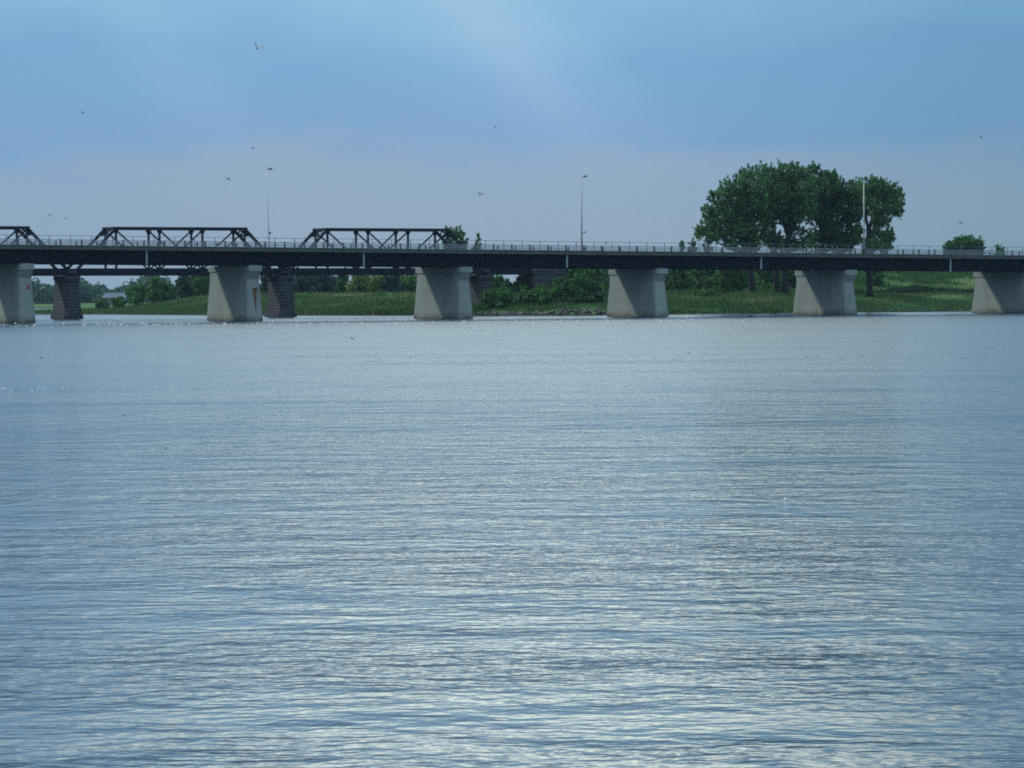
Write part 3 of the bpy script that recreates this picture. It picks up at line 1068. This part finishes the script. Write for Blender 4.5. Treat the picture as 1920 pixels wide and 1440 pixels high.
simple_tree('tree', 'dark full tree partly hidden by the rust-stained pier', 'tree', 382, 560, 505, 42, 780, 'leaf_dark', 4200, 9, 0.05, 0.18, GM)
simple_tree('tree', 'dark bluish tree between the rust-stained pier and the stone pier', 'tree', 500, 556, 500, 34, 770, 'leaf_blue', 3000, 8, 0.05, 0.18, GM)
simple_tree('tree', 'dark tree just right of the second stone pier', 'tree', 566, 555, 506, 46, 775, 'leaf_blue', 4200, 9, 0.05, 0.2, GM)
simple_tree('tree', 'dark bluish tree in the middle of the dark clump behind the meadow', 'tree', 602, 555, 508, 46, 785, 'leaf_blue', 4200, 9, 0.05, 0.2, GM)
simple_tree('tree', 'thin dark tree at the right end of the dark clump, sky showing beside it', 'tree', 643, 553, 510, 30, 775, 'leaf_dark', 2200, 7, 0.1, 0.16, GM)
for i, (px, top, w, m, lb) in enumerate([(672, 514, 46, 'leaf_pale', 'yellow-green willow at the left end of the pale row behind the meadow'),
                                         (705, 516, 44, 'leaf_pale', 'pale willow second from the left in the row behind the meadow'),
                                         (735, 514, 42, 'leaf_blue', 'bluish-green willow in the middle of the pale row behind the meadow'),
                                         (768, 516, 46, 'leaf_mid', 'greener round tree at the right end of the pale row, beside the third pier')]):
    simple_tree('willow_tree', lb, 'tree', px, 552, top, w, 770 + 8 * (i % 2), m, 4200, 9, 0.03, 0.18, GP)
# right bank by the rocks
simple_tree('tree', 'light green tree between the coursed stone pier and the abutment', 'tree', 928, 581, 516, 50, 640, 'leaf_mid', 5500, 10, 0.0, 0.2, GM)
simple_tree('bush', 'bright round bush in front of the stone abutment', 'bush', 975, 582, 527, 48, 622, 'leaf_mid', 5000, 9, 0.0, 0.15, GM)
simple_tree('bush', 'dark low bush at the foot of the stone abutment', 'bush', 1014, 582, 540, 56, 616, 'leaf_dark', 4500, 9, 0.0, 0.12, GM)
simple_tree('tree', 'bright green full tree right of the stone abutment', 'tree', 1072, 581, 484, 56, 632, 'leaf_mid', 7500, 12, 0.0, 0.22, GM)
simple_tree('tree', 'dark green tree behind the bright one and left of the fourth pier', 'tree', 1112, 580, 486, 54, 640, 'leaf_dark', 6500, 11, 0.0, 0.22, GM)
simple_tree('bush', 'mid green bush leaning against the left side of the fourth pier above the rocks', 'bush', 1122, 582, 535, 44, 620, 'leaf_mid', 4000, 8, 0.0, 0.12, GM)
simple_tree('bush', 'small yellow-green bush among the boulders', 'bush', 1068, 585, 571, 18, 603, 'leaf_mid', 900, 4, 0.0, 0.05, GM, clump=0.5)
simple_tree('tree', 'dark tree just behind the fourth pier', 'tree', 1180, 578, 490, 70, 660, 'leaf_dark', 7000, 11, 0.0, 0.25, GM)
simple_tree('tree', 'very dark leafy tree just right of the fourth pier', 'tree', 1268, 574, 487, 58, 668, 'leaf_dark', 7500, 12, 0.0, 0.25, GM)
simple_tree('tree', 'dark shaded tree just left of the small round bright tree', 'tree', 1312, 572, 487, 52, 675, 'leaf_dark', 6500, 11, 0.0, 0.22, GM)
simple_tree('tree', 'small round bright green tree on two thin stems', 'tree', 1370, 562, 492, 62, 646, 'leaf_mid', 6500, 11, 0.22, 0.13, GM, trunks=2)
simple_tree('bush', 'low spreading bush sloping down to the left under the round tree', 'bush', 1328, 572, 548, 54, 636, 'leaf_mid', 3500, 7, 0.0, 0.08, GM, clump=0.7)
simple_tree('tree', 'dark leafy tree in the shade between the cottonwood trunks', 'tree', 1436, 552, 488, 44, 690, 'leaf_dark', 5000, 9, 0.1, 0.2, GM)
simple_tree('tree', 'dark leafy tree behind the twin trunk and the fifth pier', 'tree', 1492, 550, 488, 50, 695, 'leaf_dark', 5000, 9, 0.1, 0.2, GM)
simple_tree('hedge', 'bright low hedge behind the cottonwood trunks', 'hedge', 1437, 555, 536, 60, 672, 'leaf_mid', 3500, 8, 0.0, 0.05, GM, clump=0.6)
simple_tree('bush', 'dark bush hanging round the right-hand cottonwood trunk beside the fifth pier', 'bush', 1640, 545, 500, 36, 690, 'leaf_dark', 3800, 8, 0.2, 0.12, GM)
GW = 'dense trees filling the bank behind'
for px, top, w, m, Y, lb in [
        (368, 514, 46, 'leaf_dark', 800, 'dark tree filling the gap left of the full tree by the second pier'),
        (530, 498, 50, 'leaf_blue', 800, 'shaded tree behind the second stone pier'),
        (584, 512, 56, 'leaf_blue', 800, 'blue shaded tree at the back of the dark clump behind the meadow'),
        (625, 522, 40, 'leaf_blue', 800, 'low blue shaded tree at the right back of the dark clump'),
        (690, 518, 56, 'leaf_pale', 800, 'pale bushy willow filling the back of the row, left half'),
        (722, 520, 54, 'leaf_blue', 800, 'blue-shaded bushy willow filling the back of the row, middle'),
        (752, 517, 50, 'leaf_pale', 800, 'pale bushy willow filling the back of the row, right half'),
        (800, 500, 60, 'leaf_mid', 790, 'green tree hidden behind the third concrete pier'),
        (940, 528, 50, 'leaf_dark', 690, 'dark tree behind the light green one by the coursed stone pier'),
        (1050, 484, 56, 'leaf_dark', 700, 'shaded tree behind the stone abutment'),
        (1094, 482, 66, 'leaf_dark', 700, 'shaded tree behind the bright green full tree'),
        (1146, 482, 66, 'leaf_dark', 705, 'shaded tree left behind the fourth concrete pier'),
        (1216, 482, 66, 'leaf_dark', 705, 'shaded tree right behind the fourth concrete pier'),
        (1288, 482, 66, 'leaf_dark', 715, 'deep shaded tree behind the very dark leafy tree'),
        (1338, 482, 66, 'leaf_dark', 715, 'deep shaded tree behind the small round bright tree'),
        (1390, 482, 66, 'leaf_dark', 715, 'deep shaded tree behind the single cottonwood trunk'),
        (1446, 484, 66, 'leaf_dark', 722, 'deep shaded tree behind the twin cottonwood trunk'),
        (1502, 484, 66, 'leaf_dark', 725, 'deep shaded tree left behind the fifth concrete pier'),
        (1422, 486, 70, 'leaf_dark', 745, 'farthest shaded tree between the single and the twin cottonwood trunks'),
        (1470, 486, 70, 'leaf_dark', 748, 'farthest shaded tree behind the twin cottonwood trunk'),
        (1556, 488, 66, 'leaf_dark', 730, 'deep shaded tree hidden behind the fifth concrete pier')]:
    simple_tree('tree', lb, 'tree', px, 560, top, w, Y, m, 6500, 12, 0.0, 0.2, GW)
for px, top, w, m, Y, lb in [
        (918, 548, 34, 'leaf_mid', 607, 'low bush at the foot of the coursed stone pier, nearest the third concrete pier'),
        (944, 545, 40, 'leaf_mid', 606, 'leafy bush by the water under the light green tree'),
        (985, 549, 40, 'leaf_dark', 604, 'dark leafy bush by the water in front of the abutment'),
        (1016, 545, 38, 'leaf_mid', 603, 'leafy bush by the boulders right of the dark one'),
        (1047, 524, 50, 'leaf_mid', 605, 'tall rounded bush by the boulders right of the abutment'),
        (1086, 518, 54, 'leaf_mid', 605, 'largest rounded bush above the boulders'),
        (1112, 532, 42, 'leaf_dark', 604, 'small dark bush by the boulders, next to the largest bush')]:
    simple_tree('bush', lb, 'bush', px, 583, top, w, Y - 3, m, 4600, 9, 0.0, 0.08, 'bushes by the riprap shore', clump=0.7)
# above the deck, right side
simple_tree('bush', 'small bush poking above the deck at the far right', 'bush', 1876, 508, 464, 24, 775, 'leaf_mid', 1500, 6, 0.3, 0.1)
simple_tree('tree', 'thin blue-green tree under the low left edge of the cottonwood crown', 'tree', 1330, 560, 452, 28, 810, 'leaf_blue', 2200, 8, 0.3, 0.12)


def traced(name, label, px, Y, r, tpx, tpy, blobs, leafm, n, size=(0.18, 0.34), clump=0.8, up=0.5):
    plant(name, label, 'tree', [T(px, Y, r, tpx, tpy)], pxblobs(blobs, Y, 1.0, 1.2), leafm, n, size, clump, up, 0.4)


traced('tree', 'leafy tree rising above the deck behind the right end of the right-hand truss', 848, 790, 0.3, 850, 465,
       [(839, 446, 9, 17), (853, 441, 10, 15), (866, 452, 8, 14), (846, 464, 14, 14), (862, 470, 14, 14), (850, 490, 22, 20)], 'leaf_mid', 9000)
traced('tree', 'narrow pointed young tree above the deck right of the trusses', 893, 780, 0.14, 894, 470,
       [(896, 448, 3.5, 8), (894, 459, 6, 9), (895, 470, 9, 8), (893, 490, 14, 16)], 'leaf_mid', 3500, clump=0.5)
traced('shrub_tree', 'rounded flat-topped tree on the embankment top, far right', 1806, 775, 0.25, 1806, 485,
       [(1784, 466, 15, 12), (1802, 458, 17, 13), (1820, 456, 16, 12), (1834, 460, 10, 14), (1796, 476, 24, 12), (1828, 476, 16, 12), (1778, 478, 10, 8), (1810, 490, 30, 12)], 'leaf_mid', 20000, clump=0.7, up=0.25)
traced('tree', 'small dark spire-shaped tree at the left foot of the cottonwoods', 1279, 800, 0.1, 1279, 480,
       [(1279, 457, 3, 7), (1279, 468, 5, 8), (1279, 482, 7, 12)], 'leaf_dark', 2600, clump=0.45)
traced('tree', 'small dark pointed tree second left of the cottonwoods', 1298, 800, 0.1, 1298, 480,
       [(1297, 455, 3, 7), (1301, 462, 3, 7), (1298, 470, 6, 8), (1298, 484, 8, 12)], 'leaf_dark', 2800, clump=0.45)


# far wooded shore: nobody could count it
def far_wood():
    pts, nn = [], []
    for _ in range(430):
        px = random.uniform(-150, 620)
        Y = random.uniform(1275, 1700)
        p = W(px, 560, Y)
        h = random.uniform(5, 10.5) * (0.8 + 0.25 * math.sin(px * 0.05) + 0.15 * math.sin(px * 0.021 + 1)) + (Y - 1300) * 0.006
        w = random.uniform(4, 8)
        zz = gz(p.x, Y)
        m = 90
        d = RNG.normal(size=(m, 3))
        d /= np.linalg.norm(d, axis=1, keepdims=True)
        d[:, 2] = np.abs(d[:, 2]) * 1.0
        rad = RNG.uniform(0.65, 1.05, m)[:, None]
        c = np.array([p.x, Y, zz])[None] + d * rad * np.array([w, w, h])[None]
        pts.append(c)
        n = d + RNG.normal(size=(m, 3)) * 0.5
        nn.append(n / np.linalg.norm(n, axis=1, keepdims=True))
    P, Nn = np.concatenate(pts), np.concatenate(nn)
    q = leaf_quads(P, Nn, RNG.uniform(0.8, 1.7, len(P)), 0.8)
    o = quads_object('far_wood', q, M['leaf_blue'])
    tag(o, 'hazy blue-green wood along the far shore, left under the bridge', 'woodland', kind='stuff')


far_wood()

# pale building on the far shore
pb = W(214, 560, 1268)
eb = empty('waterside_building', (pb.x, pb.y, gz(pb.x, pb.y)), 0.15)
tag(eb, 'low pale building with a long roof among the hazy trees on the far shore', 'building')
hb = 4.3
b = MB(); b.box(-4.6, 4.6, -3, 3, -0.5, hb - 2.0)
wl = b.build('wall', M['far_wall'], eb)
b = MB()
b.add([(-4.9, -3.3, hb - 2.0), (4.9, -3.3, hb - 2.0), (4.9, 3.3, hb - 2.0), (-4.9, 3.3, hb - 2.0), (-3.6, 0, hb), (4.2, 0, hb)],
      [(3, 2, 1, 0), (0, 1, 5, 4), (1, 2, 5), (2, 3, 4, 5), (3, 0, 4)])
b.build('roof', M['far_roof'], eb)
for xw in (-3, -1, 1, 3):
    b = MB(); b.box(xw - 0.5, xw + 0.5, -3.05, -3.003, 1.2, 2.4); b.build('window', M['window'], eb)


# ------------------------------------------------------------------ grass on the banks
def make_grass():
    n = 150000
    px = RNG.uniform(-60, 2000, n)
    d = np.abs(RNG.normal(size=n)) * 42
    ys = np.interp(px, SH[:, 0], SH[:, 1])
    y = ys + 1.0 + d
    x = (px - 960) / F * y
    z = ground(x, y)
    ok = (z > 0.18) & (d < 170) & ~((px > 905) & (px < 1138) & (d < 3.5))
    x, y, z, px = x[ok], y[ok], z[ok], px[ok]
    m = len(x)
    h = RNG.uniform(0.25, 0.75, m) * (0.7 + 0.5 * np.sin(x * 0.3) * np.sin(y * 0.17 + 1) + 0.2)
    h = np.clip(h, 0.12, 1.1) * np.where(px > 1580, 0.55, 1.0)
    w = RNG.uniform(0.06, 0.18, m)
    a = RNG.uniform(0, math.pi, m)
    lx, ly = RNG.normal(size=m) * 0.25 * h, RNG.normal(size=m) * 0.25 * h
    V = np.empty((m, 3, 3))
    V[:, 0] = np.stack([x - np.cos(a) * w, y - np.sin(a) * w, z - 0.05], -1)
    V[:, 1] = np.stack([x + np.cos(a) * w, y + np.sin(a) * w, z - 0.05], -1)
    V[:, 2] = np.stack([x + lx, y + ly, z + h], -1)
    o = quads_object('bank_grass', V.reshape(-1, 3), M['grass'], per=3)
    tag(o, 'uneven green and straw-coloured grass covering the far banks', 'grass', kind='stuff')
    # coarse weeds over the upper slope of the right-hand embankment
    n = 60000
    px = RNG.uniform(1560, 1990, n)
    dd = 56 + RNG.random(n) * 95
    ys = np.interp(px, SH[:, 0], SH[:, 1])
    y = ys + dd
    x = (px - 960) / F * y
    ok = (np.sin(x * 0.35 + 1) + np.sin(y * 0.5 + x * 0.1) + np.sin(x * 0.13 - y * 0.21) + RNG.normal(size=n) * 0.7) > -0.35
    ok |= np.abs(dd - 86) < 2.5
    x, y, dd = x[ok], y[ok], dd[ok]
    z = ground(x, y) + RNG.random(len(x)) * np.where(np.abs(dd - 86) < 2.5, 0.9, 0.45)
    P = np.stack([x, y, z], -1)
    nn = RNG.normal(size=(len(x), 3)) + np.array([0, -0.3, 0.6])
    nn /= np.linalg.norm(nn, axis=1, keepdims=True)
    o = quads_object('slope_weeds', leaf_quads(P, nn, RNG.uniform(0.12, 0.3, len(x))), M['leaf_weed'])
    tag(o, 'coarse green weeds covering the upper slope of the right-hand embankment', 'weeds', kind='stuff')
    # darker rank weeds along the terrace of the right-hand embankment
    n = 26000
    px = RNG.uniform(1560, 1990, n)
    ys = np.interp(px, SH[:, 0], SH[:, 1])
    y = ys + 54 + RNG.normal(size=n) * 1.6 + 1.5 * np.sin(px * 0.03)
    x = (px - 960) / F * y
    z = ground(x, y) + RNG.random(n) ** 1.2 * 0.95 * (0.75 + 0.35 * np.sin(px * 0.045))
    P = np.stack([x, y, z], -1)
    nn = RNG.normal(size=(n, 3))
    nn /= np.linalg.norm(nn, axis=1, keepdims=True)
    o = quads_object('weed_strip', leaf_quads(P, nn, RNG.uniform(0.12, 0.28, n)), M['leaf_rank'])
    tag(o, 'dark rank weeds growing along the terrace of the right-hand embankment', 'weeds', kind='stuff')


make_grass()


# ------------------------------------------------------------------ boulders
def rock_mesh(seed):
    import bmesh
    r = random.Random(seed)
    bm = bmesh.new()
    bmesh.ops.create_icosphere(bm, subdivisions=2, radius=0.5)
    ph = [r.uniform(0, 6) for _ in range(6)]
    pl = [(Vector((r.uniform(-1, 1), r.uniform(-1, 1), r.uniform(-0.3, 1))).normalized(), r.uniform(0.26, 0.42)) for _ in range(7)]
    for v in bm.verts:
        for nrm, dd in pl:                  # planar facets
            e = v.co.dot(nrm) - dd
            if e > 0: v.co -= nrm * e
        v.co *= 1 + 0.05 * math.sin(9 * v.co.x + ph[0]) * math.sin(8 * v.co.y + ph[1])
    me = bpy.data.meshes.new('boulder')
    bm.to_mesh(me)
    bm.free()
    me.materials.append(M['rock'])
    return me


rocks = [rock_mesh(i) for i in range(8)]
rr = random.Random(5)
GR = 'riprap boulders along the shore'
for i in range(100):
    px = rr.uniform(898, 1142)
    t = rr.random()
    ys = float(np.interp(px, SH[:, 0], SH[:, 1]))
    y = ys + 0.2 + t * 3.6
    x = (px - 960) / F * y
    o = bpy.data.objects.new('boulder', rr.choice(rocks))
    COL.objects.link(o)
    sz = rr.uniform(0.5, 1.05) * (1.35 if rr.random() < 0.12 else 1)
    o.scale = (sz * rr.uniform(0.9, 1.6), sz, sz * rr.uniform(0.6, 0.95))
    o.rotation_euler = (rr.uniform(-0.3, 0.3), rr.uniform(-0.3, 0.3), rr.uniform(0, 6.28))
    o.location = (x, y, max(gz(x, y), -0.1) + sz * 0.16)
    tag(o, 'grey-brown boulder on the rocky shore between the third and fourth concrete piers', 'boulder', GR)


# ------------------------------------------------------------------ birds
def bird_mesh(mat, up):
    """body, tail and two bent wings as one continuous little mesh, wingspan 1"""
    b = MB()
    st = [(0.31, 0.006, 0.0), (0.26, 0.045, 0.01), (0.20, 0.065, 0.012), (0.08, 0.095, 0.0), (-0.08, 0.085, 0.0), (-0.22, 0.045, 0.008), (-0.36, 0.06, 0.012)]
    n = 8
    vs, fs = [], []
    for j, (x, r, z) in enumerate(st):
        fl = 0.25 if j == 6 else 1.0
        for q in range(n):
            a = 2 * math.pi * q / n
            vs.append((x, r * math.cos(a) * (1.1 if j == 6 else 1), z + r * fl * math.sin(a)))
    for j in range(len(st) - 1):
        for q in range(n):
            q2 = (q + 1) % n
            fs.append((j * n + q, j * n + q2, (j + 1) * n + q2, (j + 1) * n + q))
    fs.append(tuple(range(n)))
    fs.append(tuple((len(st) - 1) * n + q for q in range(n))[::-1])
    b.add(vs, fs)
    for sgn in (-1, 1):
        sec = [(0.04, 0.16, -0.12, 0.03), (0.18, 0.16, -0.11, 0.03 + 0.16 * up), (0.34, 0.08, -0.12, 0.03 + 0.24 * up), (0.50, -0.08, -0.15, 0.03 + 0.16 * up)]
        top = [(xf, sgn * y, z + 0.008) for y, xf, xb, z in sec] + [(xb, sgn * y, z + 0.006) for y, xf, xb, z in reversed(sec)]
        bot = [(p[0], p[1], p[2] - 0.014) for p in top]
        m = len(top)
        fs = [(0, 1, m - 2, m - 1), (1, 2, m - 3, m - 2), (2, 3, m - 4, m - 3)]
        fb = [tuple(i + m for i in reversed(f)) for f in fs]
        side = [(i, (i + 1) % m, (i + 1) % m + m, i + m) for i in range(m)]
        b.add(top + bot, fs + fb + side)
    return b.mesh('bird', mat)


BM = {(m, u): bird_mesh(M[m], u) for m in ('bird', 'bird_brown', 'bird_grey') for u in (1.0, 0.25, -0.8)}
GBD = 'birds flying over the river'
birds = [  # px, py, Y, wingspan px, material, wing, heading, label
    (482, 90, 70, 17, 'bird_grey', 1.0, 0.4, 'largest grey bird, high in the upper left sky'),
    (155, 211, 140, 9, 'bird', 0.25, 0.6, 'tiny dark bird alone at far left, above the pinkish cloud band'),
    (474, 278, 140, 9, 'bird', 0.25, 0.5, 'dark bird above the top of the leaning lamp post'),
    (428, 335, 130, 11, 'bird', -0.8, 0.5, 'dark bird left of the leaning lamp post, above the left truss'),
    (94, 403, 135, 10, 'bird', -0.8, 0.2, 'dark bird just above the gap between the two left trusses'),
    (123, 410, 160, 6, 'bird', 0.25, 0.9, 'tiny dark speck of a bird right beside another above the truss gap'),
    (929, 238, 140, 9, 'bird', 0.25, 0.3, 'dark bird high in the middle of the sky'),
    (900, 365, 130, 12, 'bird_brown', 1.0, 0.3, 'brownish bird below the middle dark one, above the young pointed tree'),
    (1096, 436, 200, 8, 'bird_brown', 0.25, 2.6, 'brownish bird beside the middle lamp post, low over the railing'),
    (1136, 456, 200, 11, 'bird_brown', 0.25, 0.2, 'reddish-brown bird skimming the railing right of the middle lamp post'),
    (1294, 345, 160, 10, 'bird_grey', 0.25, 0.1, 'faint grey bird just left of the big cottonwoods'),
    (1839, 257, 130, 10, 'bird_brown', 0.25, 0.2, 'brown bird high at the far right'),
    (1801, 418, 150, 11, 'bird_brown', 0.25, 0.2, 'brown bird above the flat-topped tree on the embankment'),
    (506, 438, 300, 7, 'bird', 1.0, 1.5, 'dark bird at the foot of the leaning lamp post'),
    (660, 634, 80, 9, 'bird', -0.8, 0.4, 'dark bird low over pale water in front of the second and third piers'),
    (78, 671, 60, 8, 'bird', 0.25, 0.8, 'dark bird over the water near the left edge'),
    (234, 779, 45, 10, 'bird', -0.8, 0.3, 'dark bird low over blue water at left'),
    (311, 840, 38, 9, 'bird', -0.8, 0.3, 'dark bird nearest the camera, over rippled water at left'),
    (1291, 662, 70, 8, 'bird_brown', 0.25, 0.2, 'brown bird low over the pale water below the fourth pier'),
]
for (px, py, Y, wpx, m, up, hd, lb) in birds:
    o = bpy.data.objects.new('bird', BM[(m, up)])
    COL.objects.link(o)
    o.location = W(px, py, Y)
    sc = 1.35 * wpx * Y / F
    o.scale = (sc, sc, sc)
    o.rotation_euler = (0.35, -0.15, math.pi / 2 + hd)
    tag(o, lb, 'bird', GBD)


# small white speck of unknown nature, built in the shape of a float
def water_pt(px, py):
    d = CR3 @ Vector(((px - 960) / F, (720 - py) / F, -1.0))
    t = CAMH / -d.z
    return d.x * t, d.y * t


def white_speck():
    x, y = water_pt(1473, 938)
    e = empty('float', (x, y, 0.0))  # named for its shape; what the speck is stays unknown
    tag(e, 'tiny white float bobbing on the rippled water at right', 'float')  # category follows the modelled shape; what the speck is stays unknown
    prof = [(-0.035, 0.010), (-0.028, 0.030), (-0.01, 0.042), (0.015, 0.042), (0.034, 0.030), (0.042, 0.014)]
    b = MB()
    b.tube([(0.004 * i, 0, z) for i, (z, r) in enumerate(prof)], [r for z, r in prof], 12)
    b.build('float_body', M['bird_white'], e, smooth=True)
    b = MB()
    b.tube([(0.02, 0, 0.038), (0.024, 0, 0.055), (0.03, 0, 0.062)], [0.014, 0.012, 0.006], 8)
    b.build('stem', M['pole_cream'], e, smooth=True)


white_speck()


def flecks(name, label, cat, mat, spots, hmax):
    """many small flattened lumps lying in the water, one uncountable mass"""
    b = MB()
    for (px, py, wpx, asp) in spots:
        x, y = water_pt(px, py)
        k = y / F
        rx = wpx * k / 2
        ry = rx * asp
        h = hmax * k
        n = 7
        ring = [(x + rx * math.cos(2 * math.pi * q / n) * random.uniform(0.8, 1.1), y + ry * math.sin(2 * math.pi * q / n) * random.uniform(0.8, 1.1), -0.01) for q in range(n)]
        mid = [(x + (p[0] - x) * 0.6, y + (p[1] - y) * 0.6, h * random.uniform(0.7, 1.0)) for p in ring]
        vs = ring + mid + [(x, y, h * 1.15)]
        fs = [(q, (q + 1) % n, n + (q + 1) % n, n + q) for q in range(n)] + [(n + q, n + (q + 1) % n, 2 * n) for q in range(n)]
        b.add(vs, fs)
    o = b.build(name, mat, smooth=True)
    tag(o, label, cat, kind='stuff')


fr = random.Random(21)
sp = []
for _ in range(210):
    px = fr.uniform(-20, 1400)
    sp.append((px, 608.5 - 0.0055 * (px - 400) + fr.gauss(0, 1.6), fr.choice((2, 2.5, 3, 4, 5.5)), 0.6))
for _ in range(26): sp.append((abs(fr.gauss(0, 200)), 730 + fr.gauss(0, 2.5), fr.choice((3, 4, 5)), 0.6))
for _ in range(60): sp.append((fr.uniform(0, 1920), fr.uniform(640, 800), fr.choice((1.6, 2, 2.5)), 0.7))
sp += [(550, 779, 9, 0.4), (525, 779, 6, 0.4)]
flecks('foam_flecks', 'tiny white foam flecks sparkling on the ripples', 'foam', M['bird_white'], sp, 2.2)  # solid white lumps stand in for sun glints on the water
sp = []
for _ in range(60):
    px = fr.uniform(420, 1960)
    sp.append((px, fr.gauss(671, 5.0), fr.uniform(5, 18), 0.3))
sp += [(712, 678, 40, 0.3), (690, 679, 24, 0.3), (1857, 652, 30, 0.3), (1810, 671, 34, 0.3), (1010, 677, 22, 0.3)]
flecks('drift_weed', 'thin brown wisps of weed drifting in a line across the pale water', 'weed', M['weed'], sp, 0.5)  # brown lines of unknown nature, built as flat floating slivers

# ------------------------------------------------------------------ haze
def haze(density):
    b = MB()
    b.box(-1600, 1600, -60, 4500, -2.5, 46)
    m = bpy.data.materials.new('haze_air')
    m.use_nodes = True
    t = m.node_tree
    t.nodes.remove(t.nodes['Principled BSDF'])
    pvn = t.nodes.new('ShaderNodeVolumePrincipled')
    pvn.inputs['Color'].default_value = (0.62, 0.80, 1.0, 1)
    pvn.inputs['Density'].default_value = density
    pvn.inputs['Anisotropy'].default_value = 0.2
    t.links.new(pvn.outputs[0], t.nodes['Material Output'].inputs['Volume'])
    o = b.build('haze', m)
    tag(o, kind='stuff', label='thin bluish haze over the whole river', cat='haze')


haze(0.000045)
